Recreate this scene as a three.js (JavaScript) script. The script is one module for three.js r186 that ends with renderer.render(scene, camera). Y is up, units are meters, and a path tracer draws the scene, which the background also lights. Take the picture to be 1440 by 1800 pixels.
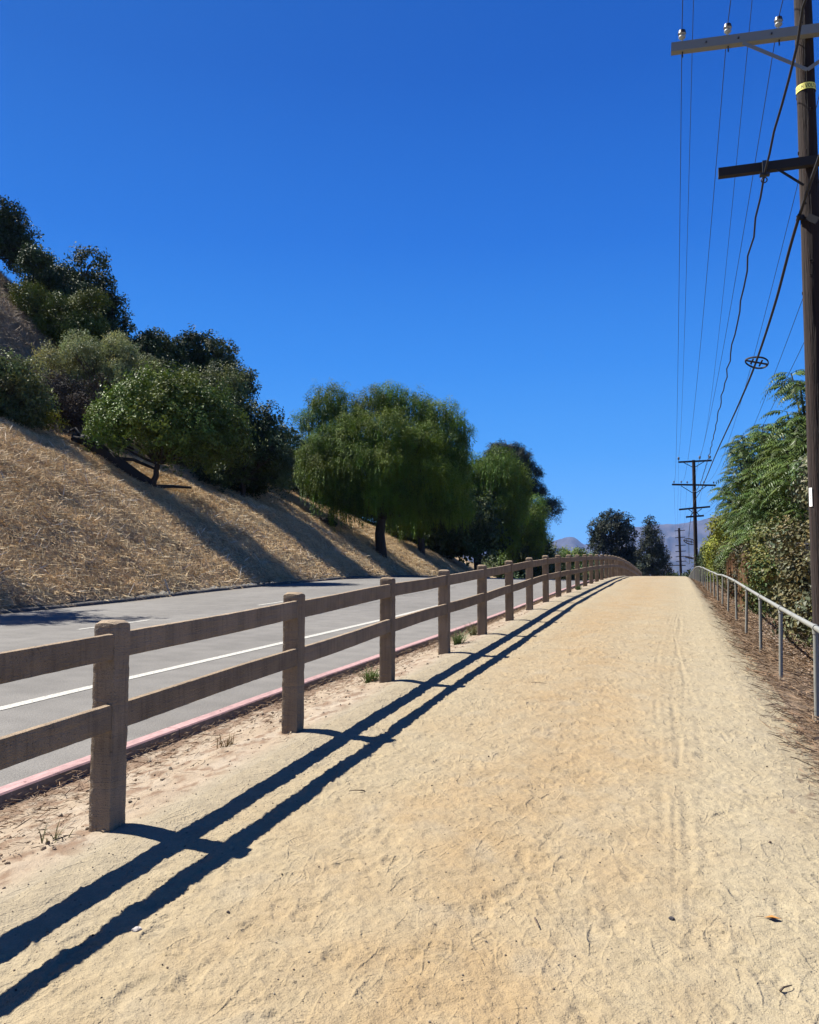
import * as THREE from 'three';
import { mergeGeometries } from 'three/addons/utils/BufferGeometryUtils.js';
import { createNoise2D, createNoise3D } from 'simplex-noise';

// ------------------------------------------------------------------ camera, sky, sun, exposure
const scene = new THREE.Scene();
const EYE = 1.65;                                   // eye height above the trail underfoot
const camera = new THREE.PerspectiveCamera(2 * Math.atan(900 / 1442) * 180 / Math.PI, 0.8, 0.05, 30000);
camera.position.set(0, EYE, 0);
camera.rotation.order = 'YXZ';
camera.rotation.y = 17.87 * Math.PI / 180;
camera.rotation.x = Math.atan(100 / 1442);

const renderer = new THREE.WebGLRenderer({ antialias: true });
renderer.toneMapping = THREE.LinearToneMapping;
renderer.toneMappingExposure = 2.7;
renderer.shadowMap.enabled = true;

const sunDir = new THREE.Vector3(-0.862, 1.16, -0.085).normalize();   // towards the sun
const sun = new THREE.DirectionalLight(new THREE.Color().setRGB(1, 0.95, 0.87), 5);
sun.position.copy(sunDir).multiplyScalar(150);
sun.castShadow = true;
sun.shadow.mapSize.set(4096, 4096);
Object.assign(sun.shadow.camera, { left: -90, right: 90, top: 90, bottom: -90, near: 1, far: 400 });
scene.add(sun, sun.target);

{ // clear deep blue sky, paler toward the horizon and toward the sun
  const W = 512, H = 256, d = new Float32Array(W * H * 4);
  const stops = [[-90, .12, .11, .09], [-1, .12, .11, .09], [0, .078, .212, .372], [3, .056, .180, .366], [8, .029, .136, .350], [14, .0155, .100, .318], [22, .0072, .064, .262], [32, .0036, .0405, .200], [45, .0026, .029, .156], [90, .002, .021, .120]];
  for (let r = 0; r < H; r++) {
    const el = (r + .5) / H * 180 - 90;
    let k = 0; while (k < stops.length - 2 && el > stops[k + 1][0]) k++;
    const a = stops[k], b = stops[k + 1], t = THREE.MathUtils.clamp((el - a[0]) / (b[0] - a[0]), 0, 1);
    for (let c = 0; c < W; c++) {
      const az = ((c + .5) / W - .5) * 2 * Math.PI, e = el * Math.PI / 180;
      const cs = Math.cos(e) * Math.cos(az) * sunDir.x + Math.sin(e) * sunDir.y + Math.cos(e) * Math.sin(az) * sunDir.z;
      const g = el > 0 ? Math.pow(Math.max(0, cs), 3) : 0, o = (r * W + c) * 4;
      const gl = [.0085, .0255, .038];
      for (let i = 0; i < 3; i++) d[o + i] = a[i + 1] + (b[i + 1] - a[i + 1]) * t + gl[i] * g;
      d[o + 3] = 1;
    }
  }
  const sky = new THREE.DataTexture(d, W, H, THREE.RGBAFormat, THREE.FloatType);
  sky.mapping = THREE.EquirectangularReflectionMapping; sky.magFilter = THREE.LinearFilter; sky.needsUpdate = true;
  scene.background = sky; scene.environment = sky;
}
scene.fog = new THREE.FogExp2(new THREE.Color().setRGB(.22, .44, 1), 0.00006);

// ------------------------------------------------------------------ small helpers
function mulberry(a) { return () => { a = (a + 0x6d2b79f5) | 0; let t = Math.imul(a ^ (a >>> 15), 1 | a); t = (t + Math.imul(t ^ (t >>> 7), 61 | t)) ^ t; return ((t ^ (t >>> 14)) >>> 0) / 4294967296; }; }
const rnd = mulberry(7);
const rr = (a, b) => a + (b - a) * rnd();
const n2 = createNoise2D(mulberry(11)), n2b = createNoise2D(mulberry(23)), n3 = createNoise3D(mulberry(31));
const clamp = THREE.MathUtils.clamp, lerp = THREE.MathUtils.lerp;
const ss = (a, b, x) => { const t = clamp((x - a) / (b - a), 0, 1); return t * t * (3 - 2 * t); };
const fbm = (x, y, o = 4) => { let v = 0, a = .5, f = 1; for (let i = 0; i < o; i++) { v += a * n2(x * f + i * 7.3, y * f - i * 3.1); a *= .5; f *= 2.03; } return v; };
const V = (x, y, z) => new THREE.Vector3(x, y, z);
const BASE = .63;                                   // lowers base colours against the raised exposure, so that shadows come out deeper
const lin = (r, g, b) => new THREE.Color().setRGB(r * BASE, g * BASE, b * BASE);
function curve(pts) { // monotone-ish cubic through (s, value)
  const n = pts.length, m = new Array(n);
  for (let i = 0; i < n; i++) { const a = pts[Math.max(0, i - 1)], b = pts[Math.min(n - 1, i + 1)]; m[i] = (b[1] - a[1]) / (b[0] - a[0]); }
  return (x) => {
    if (x <= pts[0][0]) return pts[0][1] + (x - pts[0][0]) * m[0];
    if (x >= pts[n - 1][0]) return pts[n - 1][1];
    let i = 0; while (x > pts[i + 1][0]) i++;
    const h = pts[i + 1][0] - pts[i][0], t = (x - pts[i][0]) / h, t2 = t * t, t3 = t2 * t;
    return (2 * t3 - 3 * t2 + 1) * pts[i][1] + (t3 - 2 * t2 + t) * h * m[i] + (-2 * t3 + 3 * t2) * pts[i + 1][1] + (t3 - t2) * h * m[i + 1];
  };
}
const used = {};
function numbered(name) { const k = used[name] = (used[name] ?? -1) + 1; return k ? name + '_' + String(k).padStart(3, '0') : name; }
function tag(o, label, category, group) { o.userData.label = label; o.userData.category = category; if (group) o.userData.group = group; return o; }
function shade(o) { o.castShadow = true; o.receiveShadow = true; return o; }
function mesh(name, g, m, parent = scene) { const o = shade(new THREE.Mesh(g, m)); o.name = parent === scene ? numbered(name) : name; parent.add(o); return o; }
function structure(name, g, m, label) { const o = mesh(name, g, m); o.userData.kind = 'structure'; if (label) o.userData.label = label; return o; }
function thing(name, label, category, p, group) { const o = new THREE.Group(); o.name = numbered(name); o.position.copy(p); tag(o, label, category, group); scene.add(o); return o; }
function geo(pos, idx, extra = {}) {
  const g = new THREE.BufferGeometry();
  g.setAttribute('position', new THREE.BufferAttribute(pos instanceof Float32Array ? pos : new Float32Array(pos), 3));
  if (extra.uv) g.setAttribute('uv', new THREE.BufferAttribute(new Float32Array(extra.uv), 2));
  if (extra.color) g.setAttribute('color', new THREE.BufferAttribute(new Float32Array(extra.color), 3));
  if (idx) g.setIndex(idx);
  g.computeVertexNormals();
  return g;
}
function merge(list) { return mergeGeometries(list.map((g) => { const q = g.index ? g.toNonIndexed() : g; for (const k of Object.keys(q.attributes)) if (!['position', 'normal', 'uv'].includes(k)) q.deleteAttribute(k); return q; })); }
function tube(pts, r0, r1, seg = 6, closed = true) { // tapered limb along points
  const n = pts.length, pos = [], uv = [], idx = []; let up = V(0.31, .2, .93), len = 0;
  for (let i = 0; i < n; i++) {
    const t = pts[Math.min(n - 1, i + 1)].clone().sub(pts[Math.max(0, i - 1)]).normalize();
    const a = up.clone().cross(t); if (a.lengthSq() < 1e-4) a.set(1, 0, 0).cross(t); a.normalize(); const b = t.clone().cross(a);
    up = b.clone().cross(t).negate(); if (i) len += pts[i].distanceTo(pts[i - 1]);
    const r = Array.isArray(r0) ? r0[i] : lerp(r0, r1, i / (n - 1));
    up = a.clone().cross(t).negate();
    for (let k = 0; k <= seg; k++) { const f = k / seg * Math.PI * 2, p = pts[i].clone().addScaledVector(a, Math.cos(f) * r).addScaledVector(b, Math.sin(f) * r); pos.push(p.x, p.y, p.z); uv.push(k / seg * 6.283 * Math.max(r, .01), len); }
  }
  for (let i = 0; i < n - 1; i++) for (let k = 0; k < seg; k++) { const a = i * (seg + 1) + k, b = a + seg + 1; idx.push(a, a + 1, b, a + 1, b + 1, b); }
  if (closed) for (const e of [0, n - 1]) { const c = pos.length / 3; pos.push(pts[e].x, pts[e].y, pts[e].z); uv.push(0, 0); for (let k = 0; k < seg; k++) { const a = e * (seg + 1) + k; e ? idx.push(a, a + 1, c) : idx.push(a + 1, a, c); } }
  return geo(pos, idx, { uv });
}
function cyl(r0, r1, h, seg, y = 0) { const g = new THREE.CylinderGeometry(r1, r0, h, seg); g.translate(0, y + h / 2, 0); return g; }
function bytesTexture(size, f, srgb, repeat = 1) {
  const d = new Uint8Array(size * size * 4);
  for (let y = 0; y < size; y++) for (let x = 0; x < size; x++) { const v = f(x / size, y / size), o = (y * size + x) * 4; for (let c = 0; c < 3; c++) d[o + c] = clamp(Math.round((Array.isArray(v) ? v[c] : v) * 255), 0, 255); d[o + 3] = 255; }
  const t = new THREE.DataTexture(d, size, size); t.wrapS = t.wrapT = THREE.RepeatWrapping; t.magFilter = THREE.LinearFilter; t.minFilter = THREE.LinearMipmapLinearFilter; t.generateMipmaps = true;
  if (srgb) t.colorSpace = THREE.SRGBColorSpace; t.repeat.set(repeat, repeat); t.needsUpdate = true; return t;
}
// noise that tiles on the unit square, f cells across
const hash = (i, j, k) => { let h = Math.imul(i, 374761393) ^ Math.imul(j, 668265263) ^ Math.imul(k, 2246822519); h = Math.imul(h ^ (h >>> 13), 1274126177); return ((h ^ (h >>> 16)) >>> 0) / 4294967296; };
function tnoise(u, v, f, k = 0, fv = f) {
  const x = u * f, y = v * fv, i = Math.floor(x), j = Math.floor(y), a = x - i, b = y - j, s = a * a * (3 - 2 * a), t = b * b * (3 - 2 * b);
  const h = (p, q) => hash(((p % f) + f) % f, ((q % fv) + fv) % fv, k);
  return lerp(lerp(h(i, j), h(i + 1, j), s), lerp(h(i, j + 1), h(i + 1, j + 1), s), t);
}
function pebbles(u, v, f, k, keep = 1) { // round grains that tile; 0..1 height
  const x = u * f, y = v * f, i = Math.floor(x), j = Math.floor(y); let best = 0;
  for (let p = -1; p <= 1; p++) for (let q = -1; q <= 1; q++) {
    const a = ((i + p) % f + f) % f, b = ((j + q) % f + f) % f; if (hash(a, b, k + 5) > keep) continue;
    const cx = i + p + .2 + .6 * hash(a, b, k), cy = j + q + .2 + .6 * hash(a, b, k + 1), r = .2 + .35 * hash(a, b, k + 2), d = ((x - cx) ** 2 + (y - cy) ** 2) / (r * r);
    if (d < 1) best = Math.max(best, Math.sqrt(1 - d) * r * 1.8);
  }
  return best;
}

// ------------------------------------------------------------------ the lie of the land; heights are relative to the eye, s runs up the trail, lat to the right of it
const P = curve([[-12, -2.12], [0, -1.64], [4, -1.49], [6.5, -1.385], [8.9, -1.28], [11.2, -1.2], [13.7, -1.114], [16, -1.028], [18.5, -.93], [21, -.845], [25.5, -.745], [30.4, -.645], [35, -.55], [40, -.475], [46, -.43], [52, -.46], [60, -.63], [74, -1.08], [90, -1.85], [125, -4], [200, -8.5], [420, -14]]);
const C = curve([[-12, -1.9], [0, -1.69], [4.8, -1.594], [9.25, -1.487], [13, -1.42], [17.5, -1.34], [21, -1.27], [28, -1.1], [38, -.85], [46, -.70], [54, -.68], [62, -.8], [76, -1.25], [90, -1.95], [125, -4.1], [200, -8.6], [420, -14.1]]);
const F = curve([[-30, -2.4], [0, -1.68], [18, -1.24], [23, -1.12], [28, -.94], [32, -.815], [38, -.666], [45, -.55], [54, -.57], [62, -.665], [76, -1.15], [90, -1.9], [125, -4.1], [200, -8.6], [420, -14.1]]);
const RIDGE = curve([[-30, 7.4], [20, 7.1], [30, 6.95], [36, 6.6], [58, 6.3], [66, 5.6], [80, 4.6], [100, 3], [130, 0], [170, -4]]);
const STEEP = curve([[-30, .9], [45, .87], [56, .8], [64, .68], [78, .42], [100, .25], [140, .1], [170, .05]]);
const LKERB = -4.6, LFAR = -17.6;
function land(l, s) {
  if (l < LFAR - .2) {
    const u = LFAR - .2 - l, base = F(s) + .12, R = RIDGE(s), w = 12.2;
    const b = n2(l * .09, s * .09) * .35 * ss(0, 4, u) + n2b(l * .33, s * .33) * .14 * ss(0, 2, u);
    if (u < w) { const t = u / w; return base + (R - base) * (t + .05 * Math.sin(t * Math.PI)) + b * (1 - ss(.8, 1, t) * .4); }
    const v = u - w, st = STEEP(s);
    return R + b * .6 + Math.max(0, v - 1.2) * st * (1 - ss(26, 60, v) * .45) + ss(2, 8, v) * n2(l * .06 + 9, s * .06) * 1.2;
  }
  if (l < LKERB - .15) { const t = clamp((LKERB - .15 - l) / (LKERB - .15 - LFAR), 0, 1); return lerp(C(s) - .14, F(s), t) + .24 * t * (1 - t); }
  const p = P(s);
  if (l < -2.3) {
    const t = ss(LKERB + .05, -3.05, l), lump = (n2(l * 2.2, s * 2.2) * .018 + n2b(l * 6, s * 6) * .008) * (1 - .8 * ss(-3.4, -3.05, l));
    return lerp(C(s) - .095, p, t) + lump * ss(LKERB, -4.3, l) * (1 - ss(-2.7, -2.3, l)) + .035 * Math.exp(-(((l + 2.88) / .24) ** 2)) * (.85 + .15 * n2(1.7, s * .3));
  }
  const drop = .02 + Math.min(.3, .0095 * Math.max(0, s));
  const d1 = drop * ss(.55, 1.25, l), d2 = Math.max(0, .3 - drop) * ss(1.2, 2.1, l);
  return p - d1 - d2 - .10 * ss(2.2, 8, l) + .018 * Math.cos(clamp((l + .7) / 1.8, -1, 1) * Math.PI / 2) + n2(l * .5, s * .3) * .012 + (l > 1 ? n2(l * 3, s * 3) * .012 : 0);
}
const at = (l, s, dy = 0) => V(l, land(l, s) + EYE + dy, -s);
const free = (l, h, s) => V(l, h + EYE, -s);      // a point given by its height relative to the eye

// ------------------------------------------------------------------ materials
const crinkle = (u, v, f, k) => { const w = tnoise(u, v, f, k) * .6 + tnoise(u, v, f * 2, k + 1) * .4; return Math.pow(1 - Math.min(1, Math.abs(w - .5) * 5), 2); };
const grainBump = bytesTexture(1024, (u, v) => .22 * tnoise(u, v, 16, 1) + .22 * tnoise(u, v, 52, 2) + .2 * tnoise(u, v, 130, 3) + .14 * tnoise(u, v, 340, 6) + .16 * pebbles(u, v, 110, 4, .5) + .1 * pebbles(u, v, 42, 9, .1) + .16 * crinkle(u, v, 13, 12) * tnoise(u, v, 5, 17) + .14 * crinkle(u, v, 31, 14) * tnoise(u, v, 7, 18));
const grainMap = bytesTexture(1024, (u, v) => {
  const g = .70 + .10 * (tnoise(u, v, 8, 21) - .5) + .10 * (tnoise(u, v, 40, 22) - .5) + .16 * (tnoise(u, v, 300, 23) - .5) + .12 * (tnoise(u, v, 512, 24) - .5);
  const p = pebbles(u, v, 110, 4, .55), h = hash(Math.floor(u * 110), Math.floor(v * 110), 77), q = p > .1 ? (h - .5) * .18 : 0, dark = pebbles(u, v, 64, 51, .008) > .15 ? -.35 : 0;
  return [g + q + dark, g + q + dark - .006, g + q * .9 + dark - .01];
}, false);
const dirtMat = new THREE.MeshStandardMaterial({ vertexColors: true, map: grainMap, bumpMap: grainBump, bumpScale: .009, roughness: 1 });
const MAPMEAN = .70;
{ // pressed marks in the sand: shoe soles, heel scuffs, creases; a 4 m square of relief turned into a normal map
  const N = 2048, T = 4, h = new Float32Array(N * N), px = T / N, R = mulberry(4711);
  const stamp = (l, s, rad, f) => { const c = Math.ceil(rad / px), i0 = Math.round(l / px), j0 = Math.round(s / px); for (let j = -c; j <= c; j++) for (let i = -c; i <= c; i++) h[((j0 + j + N * 4) % N) * N + ((i0 + i + N * 4) % N)] += f(i * px, j * px); };
  for (let k = 0; k < 330; k++) {
    const a = (R() < .5 ? 0 : Math.PI) + (R() - .5) * .9, ca = Math.cos(a), sa = Math.sin(a), amp = .3 + .7 * R(), kind = R(), half = .115 + .03 * R(), pitch = .016 + .016 * R(), part = R() < .6 ? -.7 + 1.1 * R() : -2, end = R() < .4 ? .2 + .6 * R() : 2, blur = R() * 6.28;
    stamp(R() * T, R() * T, .17, (x, y) => { const u = (x * sa + y * ca) / half, v = x * ca - y * sa; if (u < part || u > end || Math.abs(u) > 1.35) return 0; const w = .036 + .012 * Math.cos((u - .45) * 2.4), e = Math.max(Math.abs(v) / w, Math.abs(u)); if (e > 1.4) return 0; const inside = 1 - ss(.84, 1, e), rim = Math.exp(-(((e - 1.1) / .12) ** 2)), wear = .45 + .55 * Math.sin(u * 2.7 + blur) * Math.cos(v * 30 + blur);
      const tread = kind < .5 ? Math.sin((u * half + Math.abs(v) * .6) * 6.283 / pitch) : kind < .75 ? Math.sin(u * half * 6.283 / pitch + Math.sin(v * 90)) : Math.sin(u * half * 6.283 / .02) * Math.sin(v * 6.283 / .022); return amp * (inside * (-.003 + .0022 * tread * Math.max(0, wear)) + rim * .003); });
  }
  for (let k = 0; k < 1300; k++) {
    const r = .012 + .09 * R() * R(), a0 = R() * 6.283, sp = .4 + .9 * R(), amp = .0008 + .0022 * R(), w = .004 + .006 * R(), sq = .45 + .55 * R();
    stamp(R() * T, R() * T, r + .03, (x, y) => { const d = Math.hypot(x, y / sq); if (Math.abs(d - r) > .03) return 0; const da = Math.abs(((Math.atan2(y, x) - a0 + 12.566) % 6.283) - Math.PI); if (da > sp) return 0; return amp * (1 - ss(sp * .5, sp, da)) * (Math.exp(-(((d - r) / w) ** 2)) - .7 * Math.exp(-(((d - r + w * 1.9) / w) ** 2))); });
  }
  for (let j = 0; j < N; j++) for (let i = 0; i < N; i++) { const u = i / N, v = j / N; h[j * N + i] += .004 * tnoise(u, v, 64, 201) + .0026 * tnoise(u, v, 160, 202) + .0015 * tnoise(u, v, 400, 203); }
  const d = new Uint8Array(N * N * 4);
  for (let j = 0; j < N; j++) for (let i = 0; i < N; i++) { const o = (j * N + i) * 4, gx = (h[j * N + (i + 1) % N] - h[j * N + (i + N - 1) % N]) / (2 * px), gy = (h[((j + 1) % N) * N + i] - h[((j + N - 1) % N) * N + i]) / (2 * px), q = 1 / Math.hypot(gx, gy, 1); d[o] = Math.round((-gx * q * .5 + .5) * 255); d[o + 1] = Math.round((-gy * q * .5 + .5) * 255); d[o + 2] = Math.round((q * .5 + .5) * 255); d[o + 3] = 255; }
  const t = new THREE.DataTexture(d, N, N); t.wrapS = t.wrapT = THREE.RepeatWrapping; t.magFilter = THREE.LinearFilter; t.repeat.set(.9 / T, .9 / T); t.offset.set(.37, .11); t.needsUpdate = true;
  dirtMat.normalMap = t; dirtMat.normalScale = new THREE.Vector2(.72, .72);
}
const asphaltBump = bytesTexture(512, (u, v) => .35 * tnoise(u, v, 128, 31) + .65 * pebbles(u, v, 90, 33, .8));
const asphaltMap = bytesTexture(1024, (u, v) => { const g = .62 + .16 * (tnoise(u, v, 6, 35) - .5) + .3 * (tnoise(u, v, 300, 36) - .5) + .3 * (tnoise(u, v, 512, 37) - .5) + (pebbles(u, v, 200, 38, .12) > .2 ? .2 : 0); return [g, g, g * .985]; });
const asphalt = new THREE.MeshStandardMaterial({ vertexColors: true, map: asphaltMap, bumpMap: asphaltBump, bumpScale: .004, roughness: .95 });
const paintMap = bytesTexture(512, (u, v) => { const w = tnoise(u, v, 60, 41) * .6 + tnoise(u, v, 200, 42) * .4, worn = ss(.52, .68, w), k = lerp(.86, .38, worn); return [k, k, k * .97]; });
const paint = new THREE.MeshStandardMaterial({ map: paintMap, color: lin(.68, .66, .60), roughness: .85 });
const kerbMap = bytesTexture(512, (u, v) => { const w = .78 + .3 * (tnoise(u, v, 20, 45) - .5) + .22 * (tnoise(u, v, 120, 46) - .5); return [w, w, w]; });
const kerbMat = new THREE.MeshStandardMaterial({ vertexColors: true, map: kerbMap, bumpMap: grainBump, bumpScale: .002, roughness: .9 });
const hillMap = bytesTexture(1024, (u, v) => { const g = .66 + .34 * (tnoise(u, v, 5, 61) - .5) + .3 * (tnoise(u, v, 30, 62) - .5) + .4 * (tnoise(u, v, 140, 63) - .5) + .3 * (tnoise(u, v, 400, 64) - .5); return [g, g * .985, g * .96]; });
const hillBump = bytesTexture(1024, (u, v) => .4 * tnoise(u, v, 40, 65) + .35 * tnoise(u, v, 140, 66) + .25 * tnoise(u, v, 400, 67));
const hillMat = new THREE.MeshStandardMaterial({ vertexColors: true, map: hillMap, bumpMap: hillBump, bumpScale: .12, roughness: 1 });
const woodGrain = (u, v, f, k) => { const x = u + .05 * tnoise(u, v, 3, k) ; return .5 * tnoise(x, v, f, k + 1, 3) + .3 * tnoise(x, v, f * 3, k + 2, 8) + .2 * tnoise(u, v, f * 6, k + 3, 30); };
// cast concrete fence with a wood-grain face: tan body, darker weather runs down the faces
const fenceMap = bytesTexture(1024, (u, v) => {
  const runs = ss(.5, .85, tnoise(u, v, 46, 71, 3)) * .5 + ss(.55, .9, tnoise(u, v, 120, 72, 5)) * .3, pat = tnoise(u, v, 7, 73), fine = tnoise(u, v, 300, 74), pit = pebbles(u, v, 120, 75, .03) > .2 ? .22 : 0;
  const g = .76 - .24 * runs + .22 * (pat - .5) + .2 * (fine - .5) - pit; return [g, g * .985, g * .965];
});
const fenceBump = bytesTexture(1024, (u, v) => .5 * woodGrain(v, u, 40, 80) + .25 * tnoise(u, v, 200, 84) + .2 * tnoise(u, v, 24, 85) - (pebbles(u, v, 120, 75, .03) > .2 ? .3 : 0));
const concrete = new THREE.MeshStandardMaterial({ map: fenceMap, bumpMap: fenceBump, bumpScale: .012, color: lin(.44, .325, .205), roughness: .92 });
const concreteB = concrete.clone(); concreteB.color = lin(.405, .295, .183);
const concreteC = concrete.clone(); concreteC.color = lin(.47, .352, .228);
const pipeMap = bytesTexture(256, (u, v) => { const g = .8 + .2 * (tnoise(u, v, 9, 91) - .5) + .22 * (tnoise(u, v, 60, 92) - .5); return [g, g, g * .98]; });
const pipeMat = new THREE.MeshStandardMaterial({ map: pipeMap, color: lin(.37, .375, .345), metalness: .15, roughness: .6 });
const poleMap = bytesTexture(512, (u, v) => { const g = woodGrain(u, v, 50, 101), crack = ss(.72, .8, tnoise(u, v, 90, 105, 4)) * .45; const k = .35 + .75 * g - crack; return [k * 1.0, k * .82, k * .72]; });
const poleBump = bytesTexture(512, (u, v) => woodGrain(u, v, 50, 101) - ss(.72, .8, tnoise(u, v, 90, 105, 4)) * .8);
const poleMat = new THREE.MeshStandardMaterial({ map: poleMap, bumpMap: poleBump, bumpScale: .012, color: lin(.034, .020, .016), roughness: 1 });
const greyArm = new THREE.MeshStandardMaterial({ color: lin(.30, .31, .29), roughness: .75 });
const darkWood = new THREE.MeshStandardMaterial({ color: lin(.028, .024, .022), roughness: .9 });
const steel = new THREE.MeshStandardMaterial({ color: lin(.07, .07, .075), metalness: .5, roughness: .55 });
const porcelain = new THREE.MeshStandardMaterial({ color: lin(.5, .5, .46), roughness: .4 });
const porcelainBrown = new THREE.MeshStandardMaterial({ color: lin(.035, .022, .02), roughness: .4 });
const wireMat = new THREE.MeshStandardMaterial({ color: lin(.012, .011, .016), roughness: .8 });
const barkMap = bytesTexture(256, (u, v) => { const g = .45 + .6 * woodGrain(u, v, 24, 111); return [g, g * .95, g * .9]; });
const bark = new THREE.MeshStandardMaterial({ map: barkMap, color: lin(.075, .058, .045), roughness: 1 });
const barkGrey = new THREE.MeshStandardMaterial({ map: barkMap, color: lin(.16, .135, .11), roughness: 1 });
const leafMat = (r, g, b, t = .18, rough = .6) => new THREE.MeshPhysicalMaterial({ color: lin(r, g, b), roughness: rough, transmission: t, thickness: 0, side: THREE.DoubleSide, specularIntensity: .25 });
const dry = (r, g, b) => new THREE.MeshStandardMaterial({ color: lin(r, g, b), roughness: .85, side: THREE.DoubleSide });

// ------------------------------------------------------------------ ground sheets
function range(a, b, step) { const n = Math.max(1, Math.round((b - a) / step)); return Array.from({ length: n + 1 }, (_, i) => a + (b - a) * i / n); }
function growing(a, near, b, step, rate) { const out = range(a, near, step); let x = near, d = step; while (x < b) { d = Math.max(d, x * rate); x += d; out.push(Math.min(x, b)); } return out; }
function sheet(ls, ss_, hgt, color, uvScale) {
  const nl = ls.length, ns = ss_.length, pos = new Float32Array(nl * ns * 3), uv = new Float32Array(nl * ns * 2), col = new Float32Array(nl * ns * 3), idx = new Uint32Array((nl - 1) * (ns - 1) * 6);
  for (let j = 0, k = 0; j < ns; j++) for (let i = 0; i < nl; i++, k++) {
    const l = ls[i], s = ss_[j]; pos[k * 3] = l; pos[k * 3 + 1] = hgt(l, s) + EYE; pos[k * 3 + 2] = -s; uv[k * 2] = l / uvScale; uv[k * 2 + 1] = s / uvScale;
    const c = color(l, s); col[k * 3] = c[0] * BASE; col[k * 3 + 1] = c[1] * BASE; col[k * 3 + 2] = c[2] * BASE;
  }
  for (let j = 0, k = 0; j < ns - 1; j++) for (let i = 0; i < nl - 1; i++) { const a = j * nl + i, b = a + 1, c = a + nl, d = c + 1; idx[k++] = a; idx[k++] = b; idx[k++] = c; idx[k++] = b; idx[k++] = d; idx[k++] = c; }
  const g = new THREE.BufferGeometry();
  g.setAttribute('position', new THREE.BufferAttribute(pos, 3)); g.setAttribute('uv', new THREE.BufferAttribute(uv, 2)); g.setAttribute('color', new THREE.BufferAttribute(col, 3)); g.setIndex(new THREE.BufferAttribute(idx, 1)); g.computeVertexNormals();
  return g;
}
const mix3 = (a, b, t) => [lerp(a[0], b[0], t), lerp(a[1], b[1], t), lerp(a[2], b[2], t)];

// trodden relief of the near trail: shoe prints, heel scuffs, wheel tracks
const HL0 = -3.0, HS0 = 0.9, HC = .01, HW = 400, HH = 1700, relief = new Float32Array(HW * HH);
{
  const stamp = (l, s, rad, f) => { const i0 = Math.floor((l - rad - HL0) / HC), i1 = Math.ceil((l + rad - HL0) / HC), j0 = Math.floor((s - rad - HS0) / HC), j1 = Math.ceil((s + rad - HS0) / HC); for (let j = Math.max(0, j0); j <= Math.min(HH - 1, j1); j++) for (let i = Math.max(0, i0); i <= Math.min(HW - 1, i1); i++) relief[j * HW + i] += f(HL0 + i * HC - l, HS0 + j * HC - s); };
  for (let k = 0; k < 900; k++) { // shoe prints
    const l = rr(-2.5, .95), s = 1.2 + Math.pow(rnd(), 1.2) * 15, a = (rnd() < .5 ? 0 : Math.PI) + rr(-.4, .4), ca = Math.cos(a), sa = Math.sin(a), amp = rr(.25, 1), kind = rnd(), half = rr(.115, .145);
    const pitch = rr(.022, .034), part = rnd() < .5 ? rr(-.6, .2) : -2;
    stamp(l, s, .2, (x, y) => {
      const u = (x * sa + y * ca) / half, v = x * ca - y * sa; if (u < part) return 0;
      const w = .036 + .012 * Math.cos((u - .45) * 2.4), e = Math.max(Math.abs(v) / w, Math.abs(u)), inside = 1 - ss(.86, 1, e), rim = Math.exp(-(((e - 1.12) / .14) ** 2));
      const tread = kind < .6 ? Math.sin((u * half + Math.abs(v) * .5) * 6.283 / pitch) : kind < .8 ? Math.sin(u * half * 6.283 / pitch) * Math.sin(v * 6.283 / .03) : 0;
      return amp * (inside * (-.004 + .0032 * tread) + rim * .0035);
    });
  }
  for (let k = 0; k < 2200; k++) { // crescents and scuffs
    const l = rr(-2.7, 1), s = 1.1 + Math.pow(rnd(), 1.2) * 16, R = rr(.03, .12), a0 = rr(0, 6.28), span = rr(.4, 1.3), amp = rr(.002, .0065), w = rr(.007, .013), sq = rr(.5, 1);
    stamp(l, s, R + .06, (x, y) => { const d = Math.hypot(x, y / sq), a = Math.atan2(y, x); let da = Math.abs(((a - a0 + 9.42) % 6.283) - Math.PI); return d > R + .05 ? 0 : amp * (1 - ss(span * .6, span, da)) * (Math.exp(-(((d - R) / w) ** 2)) - .7 * Math.exp(-(((d - R + w * 1.8) / w) ** 2))); });
  }
  const tracks = [[(s) => .02 + .06 * Math.sin(s * .5) - .1 * Math.exp(-s * .3), .022, .004], [(s) => -.14 + .1 * Math.sin(s * .33 + 1), .02, .0028], [(s) => .17 + .05 * Math.sin(s * .7 + 2) - .12 * ss(5, 11, s), .025, .003], [(s) => .02 + .05 * Math.sin(s * .61 + 2), .014, .003]];
  for (let j = 0; j < HH; j++) { const s = HS0 + j * HC; for (const [f, w, amp] of tracks) { const c = f(s), on = .35 + .65 * ss(-.3, .4, n2(s * .6, w * 90)); const i0 = Math.floor((c - .12 - HL0) / HC); for (let i = i0; i < i0 + 25; i++) { if (i < 0 || i >= HW) continue; const x = HL0 + i * HC - c; relief[j * HW + i] += amp * on * (-Math.exp(-((x / w) ** 2)) * (1 + .5 * Math.sin(s * 6.283 / .03)) + .7 * Math.exp(-(((Math.abs(x) - 2 * w) / (w * .7)) ** 2))); } } }
}
function reliefAt(l, s) {
  const x = (l - HL0) / HC, y = (s - HS0) / HC, i = Math.floor(x), j = Math.floor(y); if (i < 0 || j < 0 || i >= HW - 1 || j >= HH - 1) return 0;
  const a = x - i, b = y - j, o = j * HW + i; return (relief[o] * (1 - a) + relief[o + 1] * a) * (1 - b) + (relief[o + HW] * (1 - a) + relief[o + HW + 1] * a) * b;
}
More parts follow.
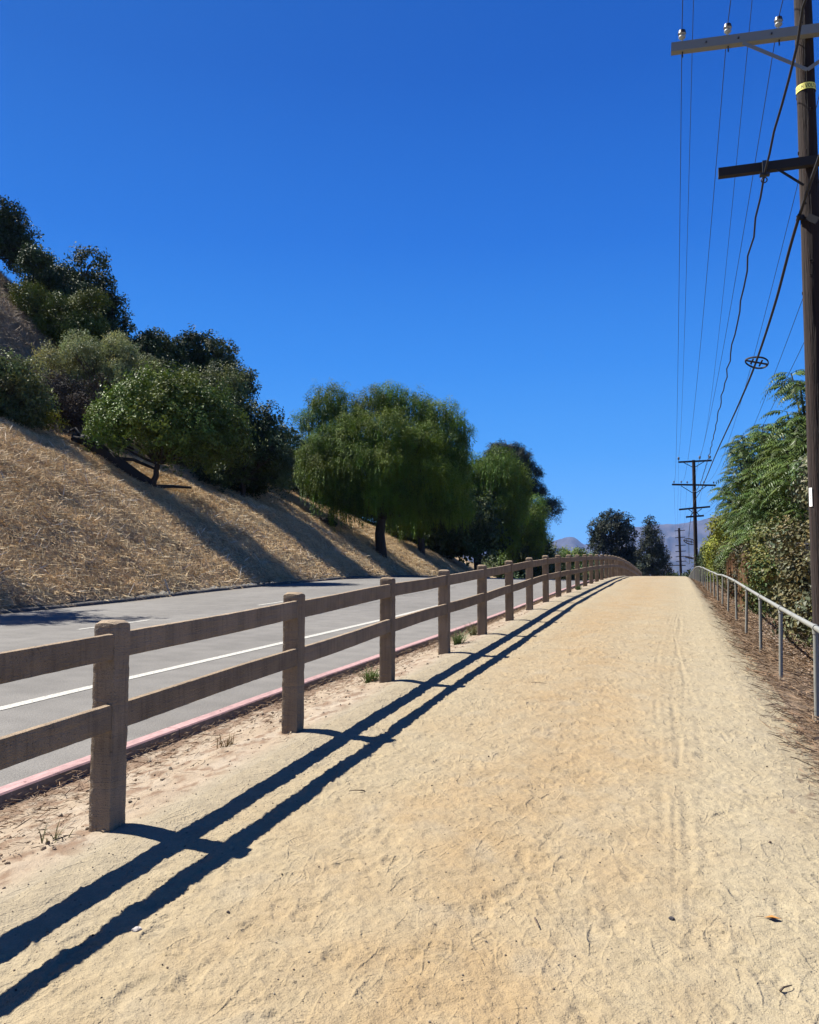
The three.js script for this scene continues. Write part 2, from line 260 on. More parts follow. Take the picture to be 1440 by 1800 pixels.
const trailRelief = (l, s) => {
  const edge = ss(-3, -2.6, l), f1 = 1 - ss(16, 40, s), f2 = 1 - ss(8, 18, s), f3 = 1 - ss(5, 11, s);
  let v = n2(l * 2.1, s * 2.1) * .004 + n2b(l * 5.3, s * 5.3) * .0036 * (.5 + .5 * f1);
  if (s < 40) v += n2(l * 11 + 40, s * 11) * .003 * f1; if (s < 18) v += n2b(l * 19, s * 19) * .0026 * f2; if (s < 11) v += n2(l * 43, s * 43) * .0014 * f3 * (.5 + .7 * ss(-.5, .5, n2(l * .8, s * .8)));
  return v * (.45 + .55 * ss(-2.9, -2.2, l)) + reliefAt(l, s) * 1.5 * edge;
};
const SAND = [.346, .280, .170], ORANGE = [.336, .240, .122], PALE = [.358, .304, .196], GREYSAND = [.335, .285, .195];
function trailColor(l, s) {
  const band = Math.exp(-(((l + 1.15 - .25 * Math.sin(s * .3)) / .8) ** 2)), n = fbm(l * .8, s * .5, 3), n1 = fbm(l * 2.6 + 9, s * 2.2, 3);
  let c = mix3(SAND, ORANGE, clamp(band * .75 + n * .6, 0, .95));
  c = mix3(c, PALE, clamp(ss(-.2, .4, l) * .55 + n1 * .4 + .08, 0, .8));
  c = mix3(c, GREYSAND, clamp(ss(.15, .6, fbm(l * 1.4 + 30, s * 1.1 + 4, 3)) * .4 + ss(-2.35, -2.8, l) * .6, 0, .85));
  const litter = ss(.92, 1.14, l + n * .25 + fbm(l * 7, s * 5, 3) * .4 + n1 * .2) * .95;
  c = mix3(c, [.17, .115, .07], litter * (.55 + .45 * ss(-.3, .3, n1)));
  return c.map((x) => x / MAPMEAN);
}
function vergeColor(l, s) {
  const n = fbm(l * 1.3 + 3, s * 1.1, 4), m = fbm(l * 4.2, s * 3.4 + 8, 3);
  let c = mix3([.345, .272, .188], [.385, .318, .235], ss(-.3, .5, n));
  c = mix3(c, [.19, .115, .065], clamp(ss(.05, .4, m + .45 * ss(-4.0, -4.6, l) + .2 * n) * .85, 0, .85));
  c = mix3(c, GREYSAND, ss(-3.15, -2.9, l));
  return c.map((x) => x / MAPMEAN);
}
function brushColor(l, s) { const n = fbm(l * 2.3, s * 2.1 + 5, 3); return mix3([.17, .115, .07], [.25, .18, .115], ss(-.35, .45, n)).map((x) => x / MAPMEAN); }
const trailS = growing(1.05, 6.2, 150, .0115, .0031);
structure('trail', sheet(range(-2.9, 1.02, .0125), trailS, (l, s) => land(l, s) + trailRelief(l, s), trailColor, .9), dirtMat, 'wide pale decomposed granite trail with footprints and bike tracks');
structure('dirt_verge', sheet(range(LKERB, -2.9, .03), growing(1.2, 6, 150, .03, .007), (l, s) => land(l, s) + trailRelief(l, s) * ss(-3.1, -2.9, l) + (s < 30 ? n2b(l * 14, s * 14) * .006 : 0) * (1 - ss(-3.1, -2.9, l)), vergeColor, .9), dirtMat, 'strip of bare dirt between red kerb and rail fence');
structure('brush_verge', sheet([...range(1.02, 2.6, .04), 3, 3.6, 4.5, 6, 9, 14, 25, 60], growing(1.2, 8, 150, .05, .01), (l, s) => land(l, s) + (l < 1.2 ? trailRelief(l, s) * (1 - ss(1.02, 1.2, l)) : 0), brushColor, .9), dirtMat, 'brown leaf litter strip behind pipe railing');
structure('hillside', sheet([...range(-17.85, -31, -.18).reverse().map((x) => x), ].length ? [...range(-95, -42, 1.1), ...range(-41.5, -31.2, .45), ...range(-31, -17.84, .17)] : [], [...range(-25, 10, 1.5), ...range(10.5, 75, .22), ...range(75.6, 175, .9)], (l, s) => land(l, s) + (l > -31 && s > 10 && s < 75 ? n2(l * 1.9, s * 1.9) * .08 + n2b(l * 4.7, s * 4.7) * .05 : 0), (l, s) => {
  const n = fbm(l * .35, s * .35, 4), m = fbm(l * 1.7 + 4, s * 1.7, 3);
  let c = mix3([.56, .395, .215], [.66, .49, .285], ss(-.4, .4, n)); c = mix3(c, [.15, .10, .068], ss(.1, .4, m) * .8); if (l < -31.5) c = mix3(c, [.25, .185, .12], .6); return c.map((x) => x / .64);
}, 2.2), hillMat, 'dry grassy cut bank rising from the road');

// road
const crackAt = (l, s) => { const c = -9.6 + n2(s * .35, 4) * .25 + n2(s * 1.7, 9) * .06; return Math.abs(l - c) < .014 && s < 40 ? 1 : 0; };
const roadSheet = sheet([...range(LFAR - .02, -14, .3), ...range(-13.8, LKERB - .15, .12)], growing(1, 8, 200, .12, .012), land, (l, s) => {
  const n = fbm(l * .25, s * .12, 3), wheel = Math.exp(-(((l + 9) / .5) ** 2)) + Math.exp(-(((l + 11) / .5) ** 2)), gut = ss(LFAR + .7, LFAR + .1, l + n * .2);
  let c = mix3([.158, .149, .135], [.186, .176, .160], ss(-.4, .4, n)); c = mix3(c, [.15, .142, .132], wheel * .25); c = mix3(c, [.20, .165, .12], gut * .45); return c.map((x) => x / .62);
}, 1.6);
const road = structure('road', roadSheet, asphalt, 'grey asphalt road with white lane lines');
{ // cracks: narrow sunken-looking tar lines, laid as thin strips
  const pts = [], idx = [], uv = []; let k = 0;
  for (let s = 6; s < 42; s += .25) { const c = -9.7 + n2(s * .22, 4) * .35 + n2(s * 1.3, 9) * .08, w = .009 + .005 * n2(s * 3, 1); for (const e of [-w, w]) { pts.push(c + e, land(c + e, s) + EYE + .003, -s); uv.push(e, s); } if (k) { const a = (k - 1) * 2; idx.push(a, a + 1, a + 2, a + 1, a + 3, a + 2); } k++; }
  mesh('crack', geo(pts, idx, { uv }), new THREE.MeshStandardMaterial({ color: lin(.03, .03, .03), roughness: 1, side: THREE.DoubleSide }), road);
}
function marking(name, l0, w, s0, s1) {
  const pts = [], idx = [], uv = []; let k = 0;
  for (const s of range(s0, s1, Math.min(.6, (s1 - s0) / 4))) { const j = n2(s * 3, l0) * .004; for (const e of [-w / 2, w / 2]) { pts.push(l0 + e + j, land(l0 + e, s) + EYE + .006, -s); uv.push((l0 + e) / .8, s / .8); } if (k) { const a = (k - 1) * 2; idx.push(a, a + 1, a + 2, a + 1, a + 3, a + 2); } k++; }
  mesh(name, geo(pts, idx, { uv }), paint, road);
}
marking('edge_line', -7.35, .16, 1.2, 70);
for (let s = 2.4; s < 70; s += 8.2) marking('lane_dash', -12.55, .11, s + 12.7 - 8.2, s + 12.7 - 8.2 + 2.6);

// kerbs: red-painted beside the trail, asphalt berm under the bank
{
  const kerb = new THREE.Group(); kerb.name = 'red_kerb'; kerb.userData.kind = 'structure'; kerb.userData.label = 'concrete kerb with faded pink-red painted top'; scene.add(kerb);
  const pink = [.50, .30, .285], grey = [.25, .225, .2];
  const seg = (s0, s1) => {
    const prof = [[-4.765, -.17, 0], [-4.752, -.025, 0], [-4.735, 0, 0], [-4.61, 0, 0], [-4.597, -.012, 1], [-4.59, -.16, 1]], pos = [], idx = [], uv = [], col = []; const rows = range(s0, s1, .75);
    let v = 0;
    for (let e = 0; e < prof.length - 1; e++) for (let j = 0; j < rows.length; j++) for (const q of [0, 1]) {
      const [l, d] = prof[e + q], s = rows[j]; pos.push(l + n2(s * .6, e) * .003, C(s) + d + EYE + n2(s * 1.1, 5) * .004, -s); uv.push(l * 2 + d * 2, s / 1.3); const n = .85 + .3 * fbm(s * .8, l * 3, 2); col.push(...(prof[e][2] ? grey : pink).map((x) => x * n * BASE / .78));
      if (q && j) { const a = v - 3; idx.push(a, a + 1, a + 2, a + 1, a + 3, a + 2); } v++;
    }
    const g = geo(pos, idx, { uv, color: col }); mesh('kerb_segment', g, kerbMat, kerb);
  };
  for (let s = .9; s < 84; s += 3.05) seg(s, s + 3.042);
  const berm = (pos) => pos, pos2 = [], idx2 = [], uv2 = [], col2 = [], prof = [[-17.56, -.03], [-17.60, .07], [-17.66, .115], [-17.76, .12], [-17.9, .06]], rows = range(-5, 140, .5);
  rows.forEach((s, j) => prof.forEach(([l, d], i) => { const w = n2(s * .9, i) * .02; pos2.push(l + w, F(s) + d * (1 + .3 * n2(s * .4, 2)) + EYE, -s); uv2.push(l, s / 1.3); col2.push(.072, .063, .053); if (j && i) { const a = (j - 1) * 5 + i - 1; idx2.push(a, a + 5, a + 1, a + 1, a + 5, a + 6); } }));
  structure('asphalt_berm', geo(pos2, idx2, { uv: uv2, color: col2 }), Object.assign(kerbMat.clone(), { side: THREE.DoubleSide }), 'dark low asphalt berm at foot of the bank');
}
// far plain
{
  const xs = [-9000, -5000, -2500, -1200, -500, -200, -96, -40, 20, 60, 200, 500, 1200, 2500, 6000], zs = [-400, -60, 0, 60, 100, 140, 180, 240, 320, 420, 700, 1200, 2200, 3600, 6000, 11000];
  structure('valley_floor', sheet(xs, zs, (l, s) => { const b = s < 420 ? P(clamp(s, 0, 420)) : -14; return Math.min(-3.2, b - (s < 200 ? 1.6 : .6)) - (s > 420 ? ss(420, 1500, s) * 14 : 0); }, () => [.16, .14, .09].map((x) => x / .64), 40), hillMat, 'distant flat valley floor');
}
// mountains: a long chaparral ridge several kilometres off
{
  const az = [[-40, 120], [-30, 150], [-20, 175], [-13, 170], [-8.4, 160], [-7.7, 178], [-6.6, 200], [-5.7, 155], [-4.6, 205], [-3.2, 250], [-2.2, 262], [-1.4, 290], [-.3, 282], [.6, 285], [2.7, 312], [6, 330], [12, 300], [25, 260]], ridge = curve(az);
  const as = range(-38, 22, .13), ds = range(0, 1, 1 / 64), pos = [], col = [], uv = [], idx = [];
  ds.forEach((t, j) => as.forEach((a, i) => {
    const r = 3600 + 3000 * t, A = a * Math.PI / 180, x = Math.sin(A) * r, z = -Math.cos(A) * r, e = t < .6 ? Math.pow(t / .6, 1.25) : 1 - (t - .6) * .6;
    let rid = 0, am = 1, f = 1 / 900; for (let o = 0; o < 5; o++) { rid += am * (1 - Math.abs(n2(x * f + o * 5, z * f * .75 + o))) ; am *= .52; f *= 2.1; }
    const top = ridge(a) / 5400 * r * (r / 5400 > 1 ? 1 : 1), y = -32 + e * (top + 32) + (rid - 1.35) * 105 * Math.min(1, t * 5) * (t < .6 ? 1 - .75 * ss(.42, .6, t) : .3);
    pos.push(x, y + EYE, z); uv.push(x / 260, z / 260); const n = fbm(x / 160, z / 160, 4), m = ss(-.1, .35, n); col.push(...mix3([.043, .039, .037], [.013, .016, .016], m).map((q) => q / .64));
    if (i && j) { const q = (j - 1) * as.length + i - 1; idx.push(q, q + 1, q + as.length, q + 1, q + as.length + 1, q + as.length); }
  }));
  structure('mountain_range', geo(pos, idx, { uv, color: col }), new THREE.MeshStandardMaterial({ vertexColors: true, map: hillMap, roughness: 1, side: THREE.DoubleSide }), 'hazy blue-brown mountain ridge on the horizon');
}

// ------------------------------------------------------------------ post-and-rail fence
const LF = -3.12, POST0 = 4.04, STEP = 2.41;
{
  const fence = thing('rail_fence', 'brown two-rail post fence casting long shadow along the trail', 'fence', V(LF, land(LF, POST0) + EYE, -POST0));
  const O = fence.position;
  const wPost = .148, hPost = 1.17;
  const postGeo = (seed) => {
    const g = new THREE.BoxGeometry(wPost, hPost + .35, wPost, 6, 60, 6), p = g.attributes.position, uv = g.attributes.uv, r = mulberry(seed), off = r() * 10;
    for (let i = 0; i < p.count; i++) {
      let x = p.getX(i), y = p.getY(i) - .175 + hPost / 2, z = p.getZ(i);           // y from -.35 to hPost
      const h = wPost / 2, cx = Math.abs(x) / h, cz = Math.abs(z) / h, corner = Math.max(0, cx + cz - 1.66);
      const chip = corner * (.010 + .006 * Math.max(0, n3(x * 9 + off, y * 16, z * 9)) + .014 * Math.max(0, n3(x * 3 + off, y * 5.5, z * 3) - .35));
      x -= Math.sign(x) * chip; z -= Math.sign(z) * chip;
      const d = Math.max(cx, cz); if (y > hPost - 1e-3) y += .008 * (1 - Math.pow(d, 4)) - .012 * Math.max(0, cx + cz - 1.4) - .007 * (d > .99 ? 1 : 0); if (y > hPost - .03) { const k = (y - hPost + .03) / .03 * .006; x -= Math.sign(x) * k * cx; z -= Math.sign(z) * k * cz; }
      const n = n3(x * 30 + off, y * 30, z * 30) * .0012; p.setXYZ(i, x + n, y, z + n);
      uv.setXY(i, (Math.abs(g.attributes.normal.getX(i)) > .5 ? z : x) / .9 + off, y / .9 + off * .7);
    }
    g.computeVertexNormals(); return g;
  };
  const posts = [201, 202, 203, 204, 205].map(postGeo), mats = [concrete, concreteB, concreteC];
  const rh = .147, rt = .046;
  const railGeo = (seed) => {
    const L = STEP - wPost + .07, g = new THREE.BoxGeometry(rt, rh, L, 4, 6, 60), p = g.attributes.position, uv = g.attributes.uv, off = mulberry(seed)() * 10;
    for (let i = 0; i < p.count; i++) {
      let x = p.getX(i), y = p.getY(i), z = p.getZ(i); const cx = Math.abs(x) / (rt / 2), cy = Math.abs(y) / (rh / 2), corner = Math.max(0, cx + cy - 1.7);
      const chip = corner * (.006 + .006 * Math.max(0, n3(off, z * 7, y * 9)) + .008 * Math.max(0, n3(off + 5, z * 2.5, x * 3) - .3)); x -= Math.sign(x) * chip; y -= Math.sign(y) * chip;
      y += .004 * Math.sin(z * 2 + off) ; const n = n3(x * 26, y * 26, z * 14 + off) * .0014; p.setXYZ(i, x + n, y + n, z);
      uv.setXY(i, z / .9 + off, (y + x) / .9 + off * .31);
    }
    g.computeVertexNormals(); return g;
  };
  const rails = [301, 302, 303, 304].map(railGeo), foot = [];
  for (let i = -2; i < 34; i++) {
    const s = POST0 + i * STEP, y = land(LF, s) + EYE, sink = i > 8 ? Math.min(.05, (i - 8) * .006) : 0; foot.push([s, y - sink]);
    const o = mesh('post', posts[(i + 10) % 5], mats[(i * 7 + 20) % 3], fence); o.position.set(n2(i, 3) * .008, y - sink - O.y, -(s - POST0)); o.rotation.set(n2(i, 9) * .012, ((i * 3 + 12) % 4) * Math.PI / 2, n2(i, 5) * .012);
  }
  for (let i = 0; i < foot.length - 1; i++) for (const [k, top] of [[0, hPost - .066 - rh / 2], [1, hPost - .066 - rh - .253 - rh / 2]]) {
    const [s0, y0] = foot[i], [s1, y1] = foot[i + 1], o = mesh('rail', rails[(i * 2 + k) % 4], mats[(i + k * 2) % 3], fence);
    o.position.set(.04, (y0 + y1) / 2 + top - O.y + n2(i * 3.3, k) * .004, -((s0 + s1) / 2 - POST0)); o.rotation.x = Math.atan2(y1 - y0, s1 - s0) + n2(i, k + 20) * .003;
  }
}

// ------------------------------------------------------------------ pipe handrail
const LR = 1.2, R0 = 8.28 - 2.5 * 2, RSTEP = 2.5;
{
  const rail = thing('pipe_railing', 'grey steel pipe handrail along the right trail edge', 'railing', V(LR, land(LR, R0) + EYE, -R0)), O = rail.position, H = .86, top = [];
  const postG = new THREE.CylinderGeometry(.0225, .0235, 1, 12), collarG = merge([new THREE.CylinderGeometry(.029, .029, .05, 14).translate(0, -.02, 0), new THREE.CylinderGeometry(.0315, .0315, .075, 14).rotateX(Math.PI / 2).translate(0, .012, 0)]);
  for (let i = 0; i < 32; i++) {
    const s = R0 + i * RSTEP, y = land(LR, s) + EYE, lean = n2(i * 2.7, 1) * .022 - .012, wob = n2(i * .9, 6) * .018; top.push(V(LR + n2(i, 8) * .015, y + H + wob, -s));
    const o = mesh('post', postG, pipeMat, rail), a = V(LR + lean, y - .25, -s + n2(i, 4) * .02), b = top[i].clone().setY(y + H + wob - .03), d = b.clone().sub(a);
    o.position.copy(a).addScaledVector(d, .5).sub(O); o.scale.y = d.length(); o.quaternion.setFromUnitVectors(V(0, 1, 0), d.normalize());
    const c = mesh('tee_fitting', collarG, pipeMat, rail); c.position.copy(top[i]).sub(O).add(V(0, -.012, 0)); c.rotation.x = i < 31 ? Math.atan2(land(LR, s + .5) - land(LR, s - .5), 1) : 0;
  }
  const rg = new THREE.CylinderGeometry(.0245, .0245, 1, 12);
  for (let i = 0; i < 31; i++) { const a = top[i], b = top[i + 1], d = b.clone().sub(a), o = mesh('top_rail', rg, pipeMat, rail); o.position.copy(a).addScaledVector(d, .5).sub(O); o.scale.y = d.length() + .002; o.quaternion.setFromUnitVectors(V(0, 1, 0), d.normalize()); }
}

// ------------------------------------------------------------------ chain-link fence behind the railing
{
  const L = 2.1, s0 = 9.2, s1 = 46, f = thing('chain_link_fence', 'sagging chain-link fence buried in vines behind the railing', 'fence', at(L, s0)), O = f.position, H = 1.75, gs = [], w = .0022;
  const wirePiece = (a, b) => { const d = b.clone().sub(a), n = d.length(), g = new THREE.CylinderGeometry(w, w, n, 3, 1, true); g.applyQuaternion(new THREE.Quaternion().setFromUnitVectors(V(0, 1, 0), d.normalize())); const m = a.clone().lerp(b, .5); g.translate(m.x, m.y, m.z); return g; };
  for (let s = s0 - H; s < s1; s += .075) for (const dir of [1, -1]) { const sa = dir > 0 ? s : s + H, sb = dir > 0 ? s + H : s; if (Math.min(sa, sb) < s0 - .02 || Math.max(sa, sb) > s1) continue; gs.push(wirePiece(at(L + dir * .003, sa, .03).sub(O), at(L + dir * .003, sb, H).sub(O))); }
  const m = mesh('wire_mesh', merge(gs), new THREE.MeshStandardMaterial({ color: lin(.05, .048, .045), metalness: .4, roughness: .7 }), f); m.userData.kind = 'stuff';
  for (let s = s0; s <= s1; s += 3) { const g = cyl(.024, .024, H + .08, 8), o = mesh('post', g, steel, f); o.position.copy(at(L + .03, s).sub(O)); }
  mesh('top_rail', tube(range(s0, s1, 2).map((s) => at(L + .03, s, H + .02).sub(O)), .018, .018, 6), steel, f);
}

// ------------------------------------------------------------------ utility poles
function boxBetween(a, b, w, h) { const d = b.clone().sub(a), g = new THREE.BoxGeometry(w, h, d.length()); const q = new THREE.Quaternion().setFromRotationMatrix(new THREE.Matrix4().lookAt(b, a, V(0, 1, 0))); g.applyQuaternion(q); const m = a.clone().lerp(b, .5); g.translate(m.x, m.y, m.z); return g; }
function insulatorGeo(k = 1) { return new THREE.LatheGeometry([[0, 0], [.012, 0], [.012, .07], [.04, .075], [.055, .095], [.05, .115], [.032, .12], [.034, .13], [.056, .14], [.06, .165], [.045, .19], [.025, .2], [.02, .222], [0, .23]].map(([x, y]) => new THREE.Vector2(x * k, y * k)), 14); }
const POLE1 = { l: 1.765, s: 11.4 }, POLE2 = { l: 1.56, s: 66 }, POLE3 = { l: .86, s: 125 };
{
  const b = land(POLE1.l, POLE1.s), p = thing('utility_pole', 'near dark wooden utility pole with yellow band behind the railing', 'utility pole', V(POLE1.l, b + EYE, -POLE1.s), 'utility poles along the trail');
  const h0 = -b, g = new THREE.CylinderGeometry(.1, .142, 11.4, 26, 60); g.translate(0, 5.7 - .6, 0);
  { const q = g.attributes.position, u = g.attributes.uv; for (let i = 0; i < q.count; i++) { const a = Math.atan2(q.getZ(i), q.getX(i)), y = q.getY(i), k = 1 + .02 * n2(a * 2, y * .5) + .012 * n2b(Math.cos(a) * 6, y * 3 + Math.sin(a) * 4); q.setX(i, q.getX(i) * k); q.setZ(i, q.getZ(i) * k); u.setXY(i, u.getX(i) * 1, y / 1.4); } g.computeVertexNormals(); }
  mesh('shaft', g, poleMat, p);
  for (let i = 0; i < 16; i++) { const y = rr(.6, 8.2), a = rr(1.2, 4.2), k = mesh('knot', new THREE.TorusGeometry(rr(.012, .022), .006, 5, 10), poleMat, p); const R = lerp(.142, .1, (y + .6) / 11.4) + .001; k.position.set(Math.cos(a) * R, y, Math.sin(a) * R); k.lookAt(p.position.clone().add(V(Math.cos(a) * 5, y, Math.sin(a) * 5))); }
  const arm = (name, y, l0, l1, tilt, w, h, mat, zoff) => { const o = mesh(name, boxBetween(V(l0 - POLE1.l, y + tilt, zoff), V(l1 - POLE1.l, y - tilt * (l1 - POLE1.l) / (POLE1.l - l0), zoff), w, h), mat, p); return o; };
  const yA = h0 + 6.93;
  const greyA = arm('crossarm', yA, .105, 3.42, .10, .1, .125, greyArm, .165); greyA.userData.label = 'pale grey crossarm';
  for (const x of [.55, .95, 1.35]) { const bo = mesh('bolt', new THREE.CylinderGeometry(.012, .012, .02, 8).rotateX(Math.PI / 2), steel, greyA); bo.position.set(x - POLE1.l, yA + .1 * (POLE1.l - x) / 1.66, .165 + .058); }
  const vb = mesh('brace', merge([boxBetween(V(1.0 - POLE1.l, yA - .04, .235), V(0, h0 + 6.42, .16), .012, .045), boxBetween(V(2.53 - POLE1.l, yA - .09, .235), V(0, h0 + 6.42, .16), .0125, .045)]), greyArm, p);
  for (const l of [.249, .824, 1.444, 2.16, 2.75]) { const o = mesh('insulator', insulatorGeo(.86), porcelain, p); o.position.set(l - POLE1.l, yA + .06 + .1 * (POLE1.l - l) / 1.66, .165); mesh('pin', cyl(.009, .009, .22, 6, -.2), steel, o); mesh('cap', new THREE.CylinderGeometry(.046, .054, .045, 12).translate(0, .152, 0), porcelainBrown, o); }
  const yT = h0 + 8.9, top = arm('crossarm', yT, .35, 3.15, .0, .1, .12, darkWood, .16);
  for (const l of [.465, 1.3, 2.95]) { const o = mesh('insulator', insulatorGeo(1), porcelain, p); o.position.set(l - POLE1.l, yT + .06, .16); }
  const yD = h0 + 5.2, dk = arm('crossarm', yD, .66, 2.7, .01, .095, .115, darkWood, .15); dk.userData.label = 'black weathered lower crossarm';
  mesh('brace', merge([boxBetween(V(1.36 - POLE1.l, yD - .05, .2), V(-.08, yD - .28, .11), .012, .03), boxBetween(V(2.17 - POLE1.l, yD - .05, .2), V(.08, yD - .28, .11), .0125, .03)]), darkWood, p);
  const cl = mesh('cable_clamp', merge([new THREE.BoxGeometry(.05, .2, .05).translate(0, -.04, 0), new THREE.BoxGeometry(.12, .03, .08).translate(0, -.12, 0), new THREE.TorusGeometry(.035, .008, 6, 14).translate(-.01, -.2, .02)]), steel, p); cl.position.set(1.215 - POLE1.l, yD, .22);
  mesh('cable_bracket', merge([boxBetween(V(-.1, h0 + 4.52, .06), V(-.16, h0 + 4.5, .12), .05, .06), boxBetween(V(-.05, h0 + 4.5, .1), V(.06, h0 + 4.42, .13), .03, .09), new THREE.CylinderGeometry(.02, .02, .16, 8).rotateX(Math.PI / 2).translate(-.16, h0 + 4.5, .12)]), wireMat, p);
  { // yellow band reading HIGH VOLTAGE
    const c = document.createElement('canvas'); c.width = 1024; c.height = 128; const x = c.getContext('2d'); x.fillStyle = '#e6dc6a'; x.fillRect(0, 0, 1024, 128); x.fillStyle = '#3a3a18'; x.font = 'bold 108px sans-serif'; x.textBaseline = 'middle'; x.fillText('HIGH VOLTAGE', 18, 68, 980);
    const t = new THREE.CanvasTexture(c); t.colorSpace = THREE.SRGBColorSpace; t.wrapS = THREE.RepeatWrapping; t.repeat.set(1.45, 1);
    const o = mesh('warning_band', new THREE.CylinderGeometry(.1185, .1195, .085, 30, 1, true), new THREE.MeshStandardMaterial({ map: t, roughness: .7, side: THREE.DoubleSide }), p); o.position.set(0, h0 + 6.24, 0); o.rotation.y = -1.6; o.userData.label = 'yellow band lettered HIGH VOLTAGE';
  }
  { // white number strip on the left side
    const c = document.createElement('canvas'); c.width = 64; c.height = 512; const x = c.getContext('2d'); x.fillStyle = '#f4f2ea'; x.fillRect(0, 0, 64, 512); x.fillStyle = '#4a4844'; for (let i = 0; i < 6; i++) x.fillRect(22, 50 + i * 74, 20, 34);
    const t = new THREE.CanvasTexture(c); t.colorSpace = THREE.SRGBColorSpace;
    const o = mesh('number_tag', new THREE.BoxGeometry(.05, .235, .004), new THREE.MeshStandardMaterial({ map: t, roughness: .6 }), p); o.position.set(-.118, h0 + .9, .072); o.rotation.y = -1.02; o.userData.label = 'white vertical number strip';
  }
}
{
  const b = land(POLE2.l, POLE2.s), p = thing('utility_pole', 'second utility pole with four crossarms rising beyond the railing crest', 'utility pole', V(POLE2.l, b + EYE, -POLE2.s), 'utility poles along the trail'), h0 = -b;
  mesh('shaft', cyl(.16, .125, 8.3 + h0 + .6, 14, -.6), poleMat, p);
  const armB = (y0, y1, l0, l1) => mesh('crossarm', boxBetween(V(l0 - POLE2.l, h0 + y0, .17), V(l1 - POLE2.l, h0 + y1, .17), .1, .13), darkWood, p);
  const br = (l, y, yb) => mesh('brace', merge([boxBetween(V(-l, h0 + y - .05, .2), V(-.1, h0 + yb, .14), .02, .05), boxBetween(V(l, h0 + y - .05, .2), V(.1, h0 + yb, .14), .0205, .05)]), darkWood, p);
  armB(8.17, 8.2, .44, 2.86); br(.75, 8.18, 7.75); armB(6.46, 6.3, -.06, 3.1); br(.95, 6.38, 5.75); armB(4.52, 4.69, .41, 2.66); br(.5, 4.6, 4.25); armB(3.94, 4.02, .9, 2.2); br(.4, 3.98, 4.3);
  for (const [l, y] of [[.47, 8.24], [2.0, 8.26], [2.72, 8.26], [.09, 6.52], [.62, 6.5], [1.05, 6.47], [2.25, 6.42], [2.95, 6.38]]) { const o = mesh('insulator', insulatorGeo(y > 8 ? 1.5 : 1), porcelainBrown, p); o.position.set(l - POLE2.l, h0 + y, .17); }
}
{
  const b = land(POLE3.l, POLE3.s), p = thing('utility_pole', 'farthest leaning utility pole with many short crossarms past the crest', 'utility pole', V(POLE3.l + .05, b + EYE, -POLE3.s), 'utility poles along the trail'), h0 = -b; p.rotation.z = .018;
  mesh('shaft', cyl(.19, .16, 5.9 + h0 + .6, 12, -.6), poleMat, p);
  for (const y of [5.5, 4.5, 3.35, 2.5, 1.75, 1.05]) mesh('crossarm', boxBetween(V(-.62, h0 + y, .2), V(.82, h0 + y + .06, .2), .09, .1), darkWood, p);
  mesh('crossarm', boxBetween(V(-1.5, h0 + .55, .2), V(.7, h0 + .5, .2), .1, .12), darkWood, p);
}
// ------------------------------------------------------------------ overhead wires: [lat, height above eye, s] at the supports, with the sag of each span
function span(a, b, sag, n = 26) { const out = []; for (let i = 0; i <= n; i++) { const t = i / n; out.push(V(lerp(a[0], b[0], t), lerp(a[1], b[1], t) - sag * 4 * t * (1 - t) + EYE, -lerp(a[2], b[2], t))); } return out; }
function wire(name, label, pts, sags, r, category = 'wire') {
  let path = []; for (let i = 0; i < pts.length - 1; i++) { const q = span(pts[i], pts[i + 1], sags[i], name === 'twisted_cable' ? 90 : 26); if (name === 'twisted_cable') q.forEach((p, j) => { const k = Math.min(1, j / 3, (q.length - 1 - j) / 3); p.x += n2(j * .55, 3) * .035 * k; p.y += n2(j * .55, 8) * .03 * k; }); path = path.concat(i ? q.slice(1) : q); }
  const o = mesh(name, tube(path, r, r, 5), wireMat); tag(o, label, category, 'overhead lines'); return o;
}
const zA = 11.235;
wire('overhead_wire', 'thin wire on leftmost white insulator of the grey crossarm', [[.25, 7.4, -42], [.249, 7.245, zA], [.09, 6.66, 65.83], [.3, 4.4, 125]], [1.6, 1.9, 1.3], .0055);
wire('overhead_wire', 'thin wire second from left, passing above the grey crossarm unattached', [[.465, 9.2, -42], [.465, 8.98, 11.24], [.47, 8.55, 65.83], [.4, 5.6, 125]], [1.6, 1.5, 1.3], .0055);
wire('overhead_wire', 'thin wire on middle white insulator of the grey crossarm', [[.82, 7.4, -42], [.824, 7.21, zA], [.62, 6.66, 65.83], [.6, 4.4, 125]], [1.6, 1.75, 1.3], .0055);
wire('overhead_wire', 'thin wire crossing behind the grey crossarm between middle and right insulators', [[1.3, 9.2, -42], [1.3, 8.98, 11.24], [2.0, 8.6, 65.83], [.9, 5.6, 125]], [1.6, 1.6, 1.3], .0055);
wire('overhead_wire', 'thin wire on white insulator nearest the pole', [[1.45, 7.4, -42], [1.444, 7.17, zA], [1.05, 6.62, 65.83], [1.0, 4.4, 125]], [1.6, 1.75, 1.3], .0055);
wire('overhead_wire', 'thin wire leaving behind the pole level with the lower black crossarm', [[2.16, 7.4, -42], [2.16, 7.13, zA], [2.25, 6.55, 65.83], [1.3, 4.4, 125]], [1.6, 1.7, 1.3], .0055);
wire('overhead_wire', 'thin wire leaving the pole below the cable bracket', [[2.3, 5.3, -42], [2.3, 5.28, 11.25], [2.5, 4.72, 65.83]], [1.1, 1.05], .0055);
wire('overhead_wire', 'lowest thin wire right of the pole above the tree of heaven', [[2.45, 4.6, -42], [2.45, 4.62, 11.3], [2.1, 4.1, 65.83]], [1.0, .85], .0055);
wire('twisted_cable', 'wavy black twisted cable clamped under the lower black crossarm', [[1.0, 5.2, -42], [1.215, 5.1, 11.18], [1.4, 5.95, 65.9]], [.7, 1.35], .014, 'cable');
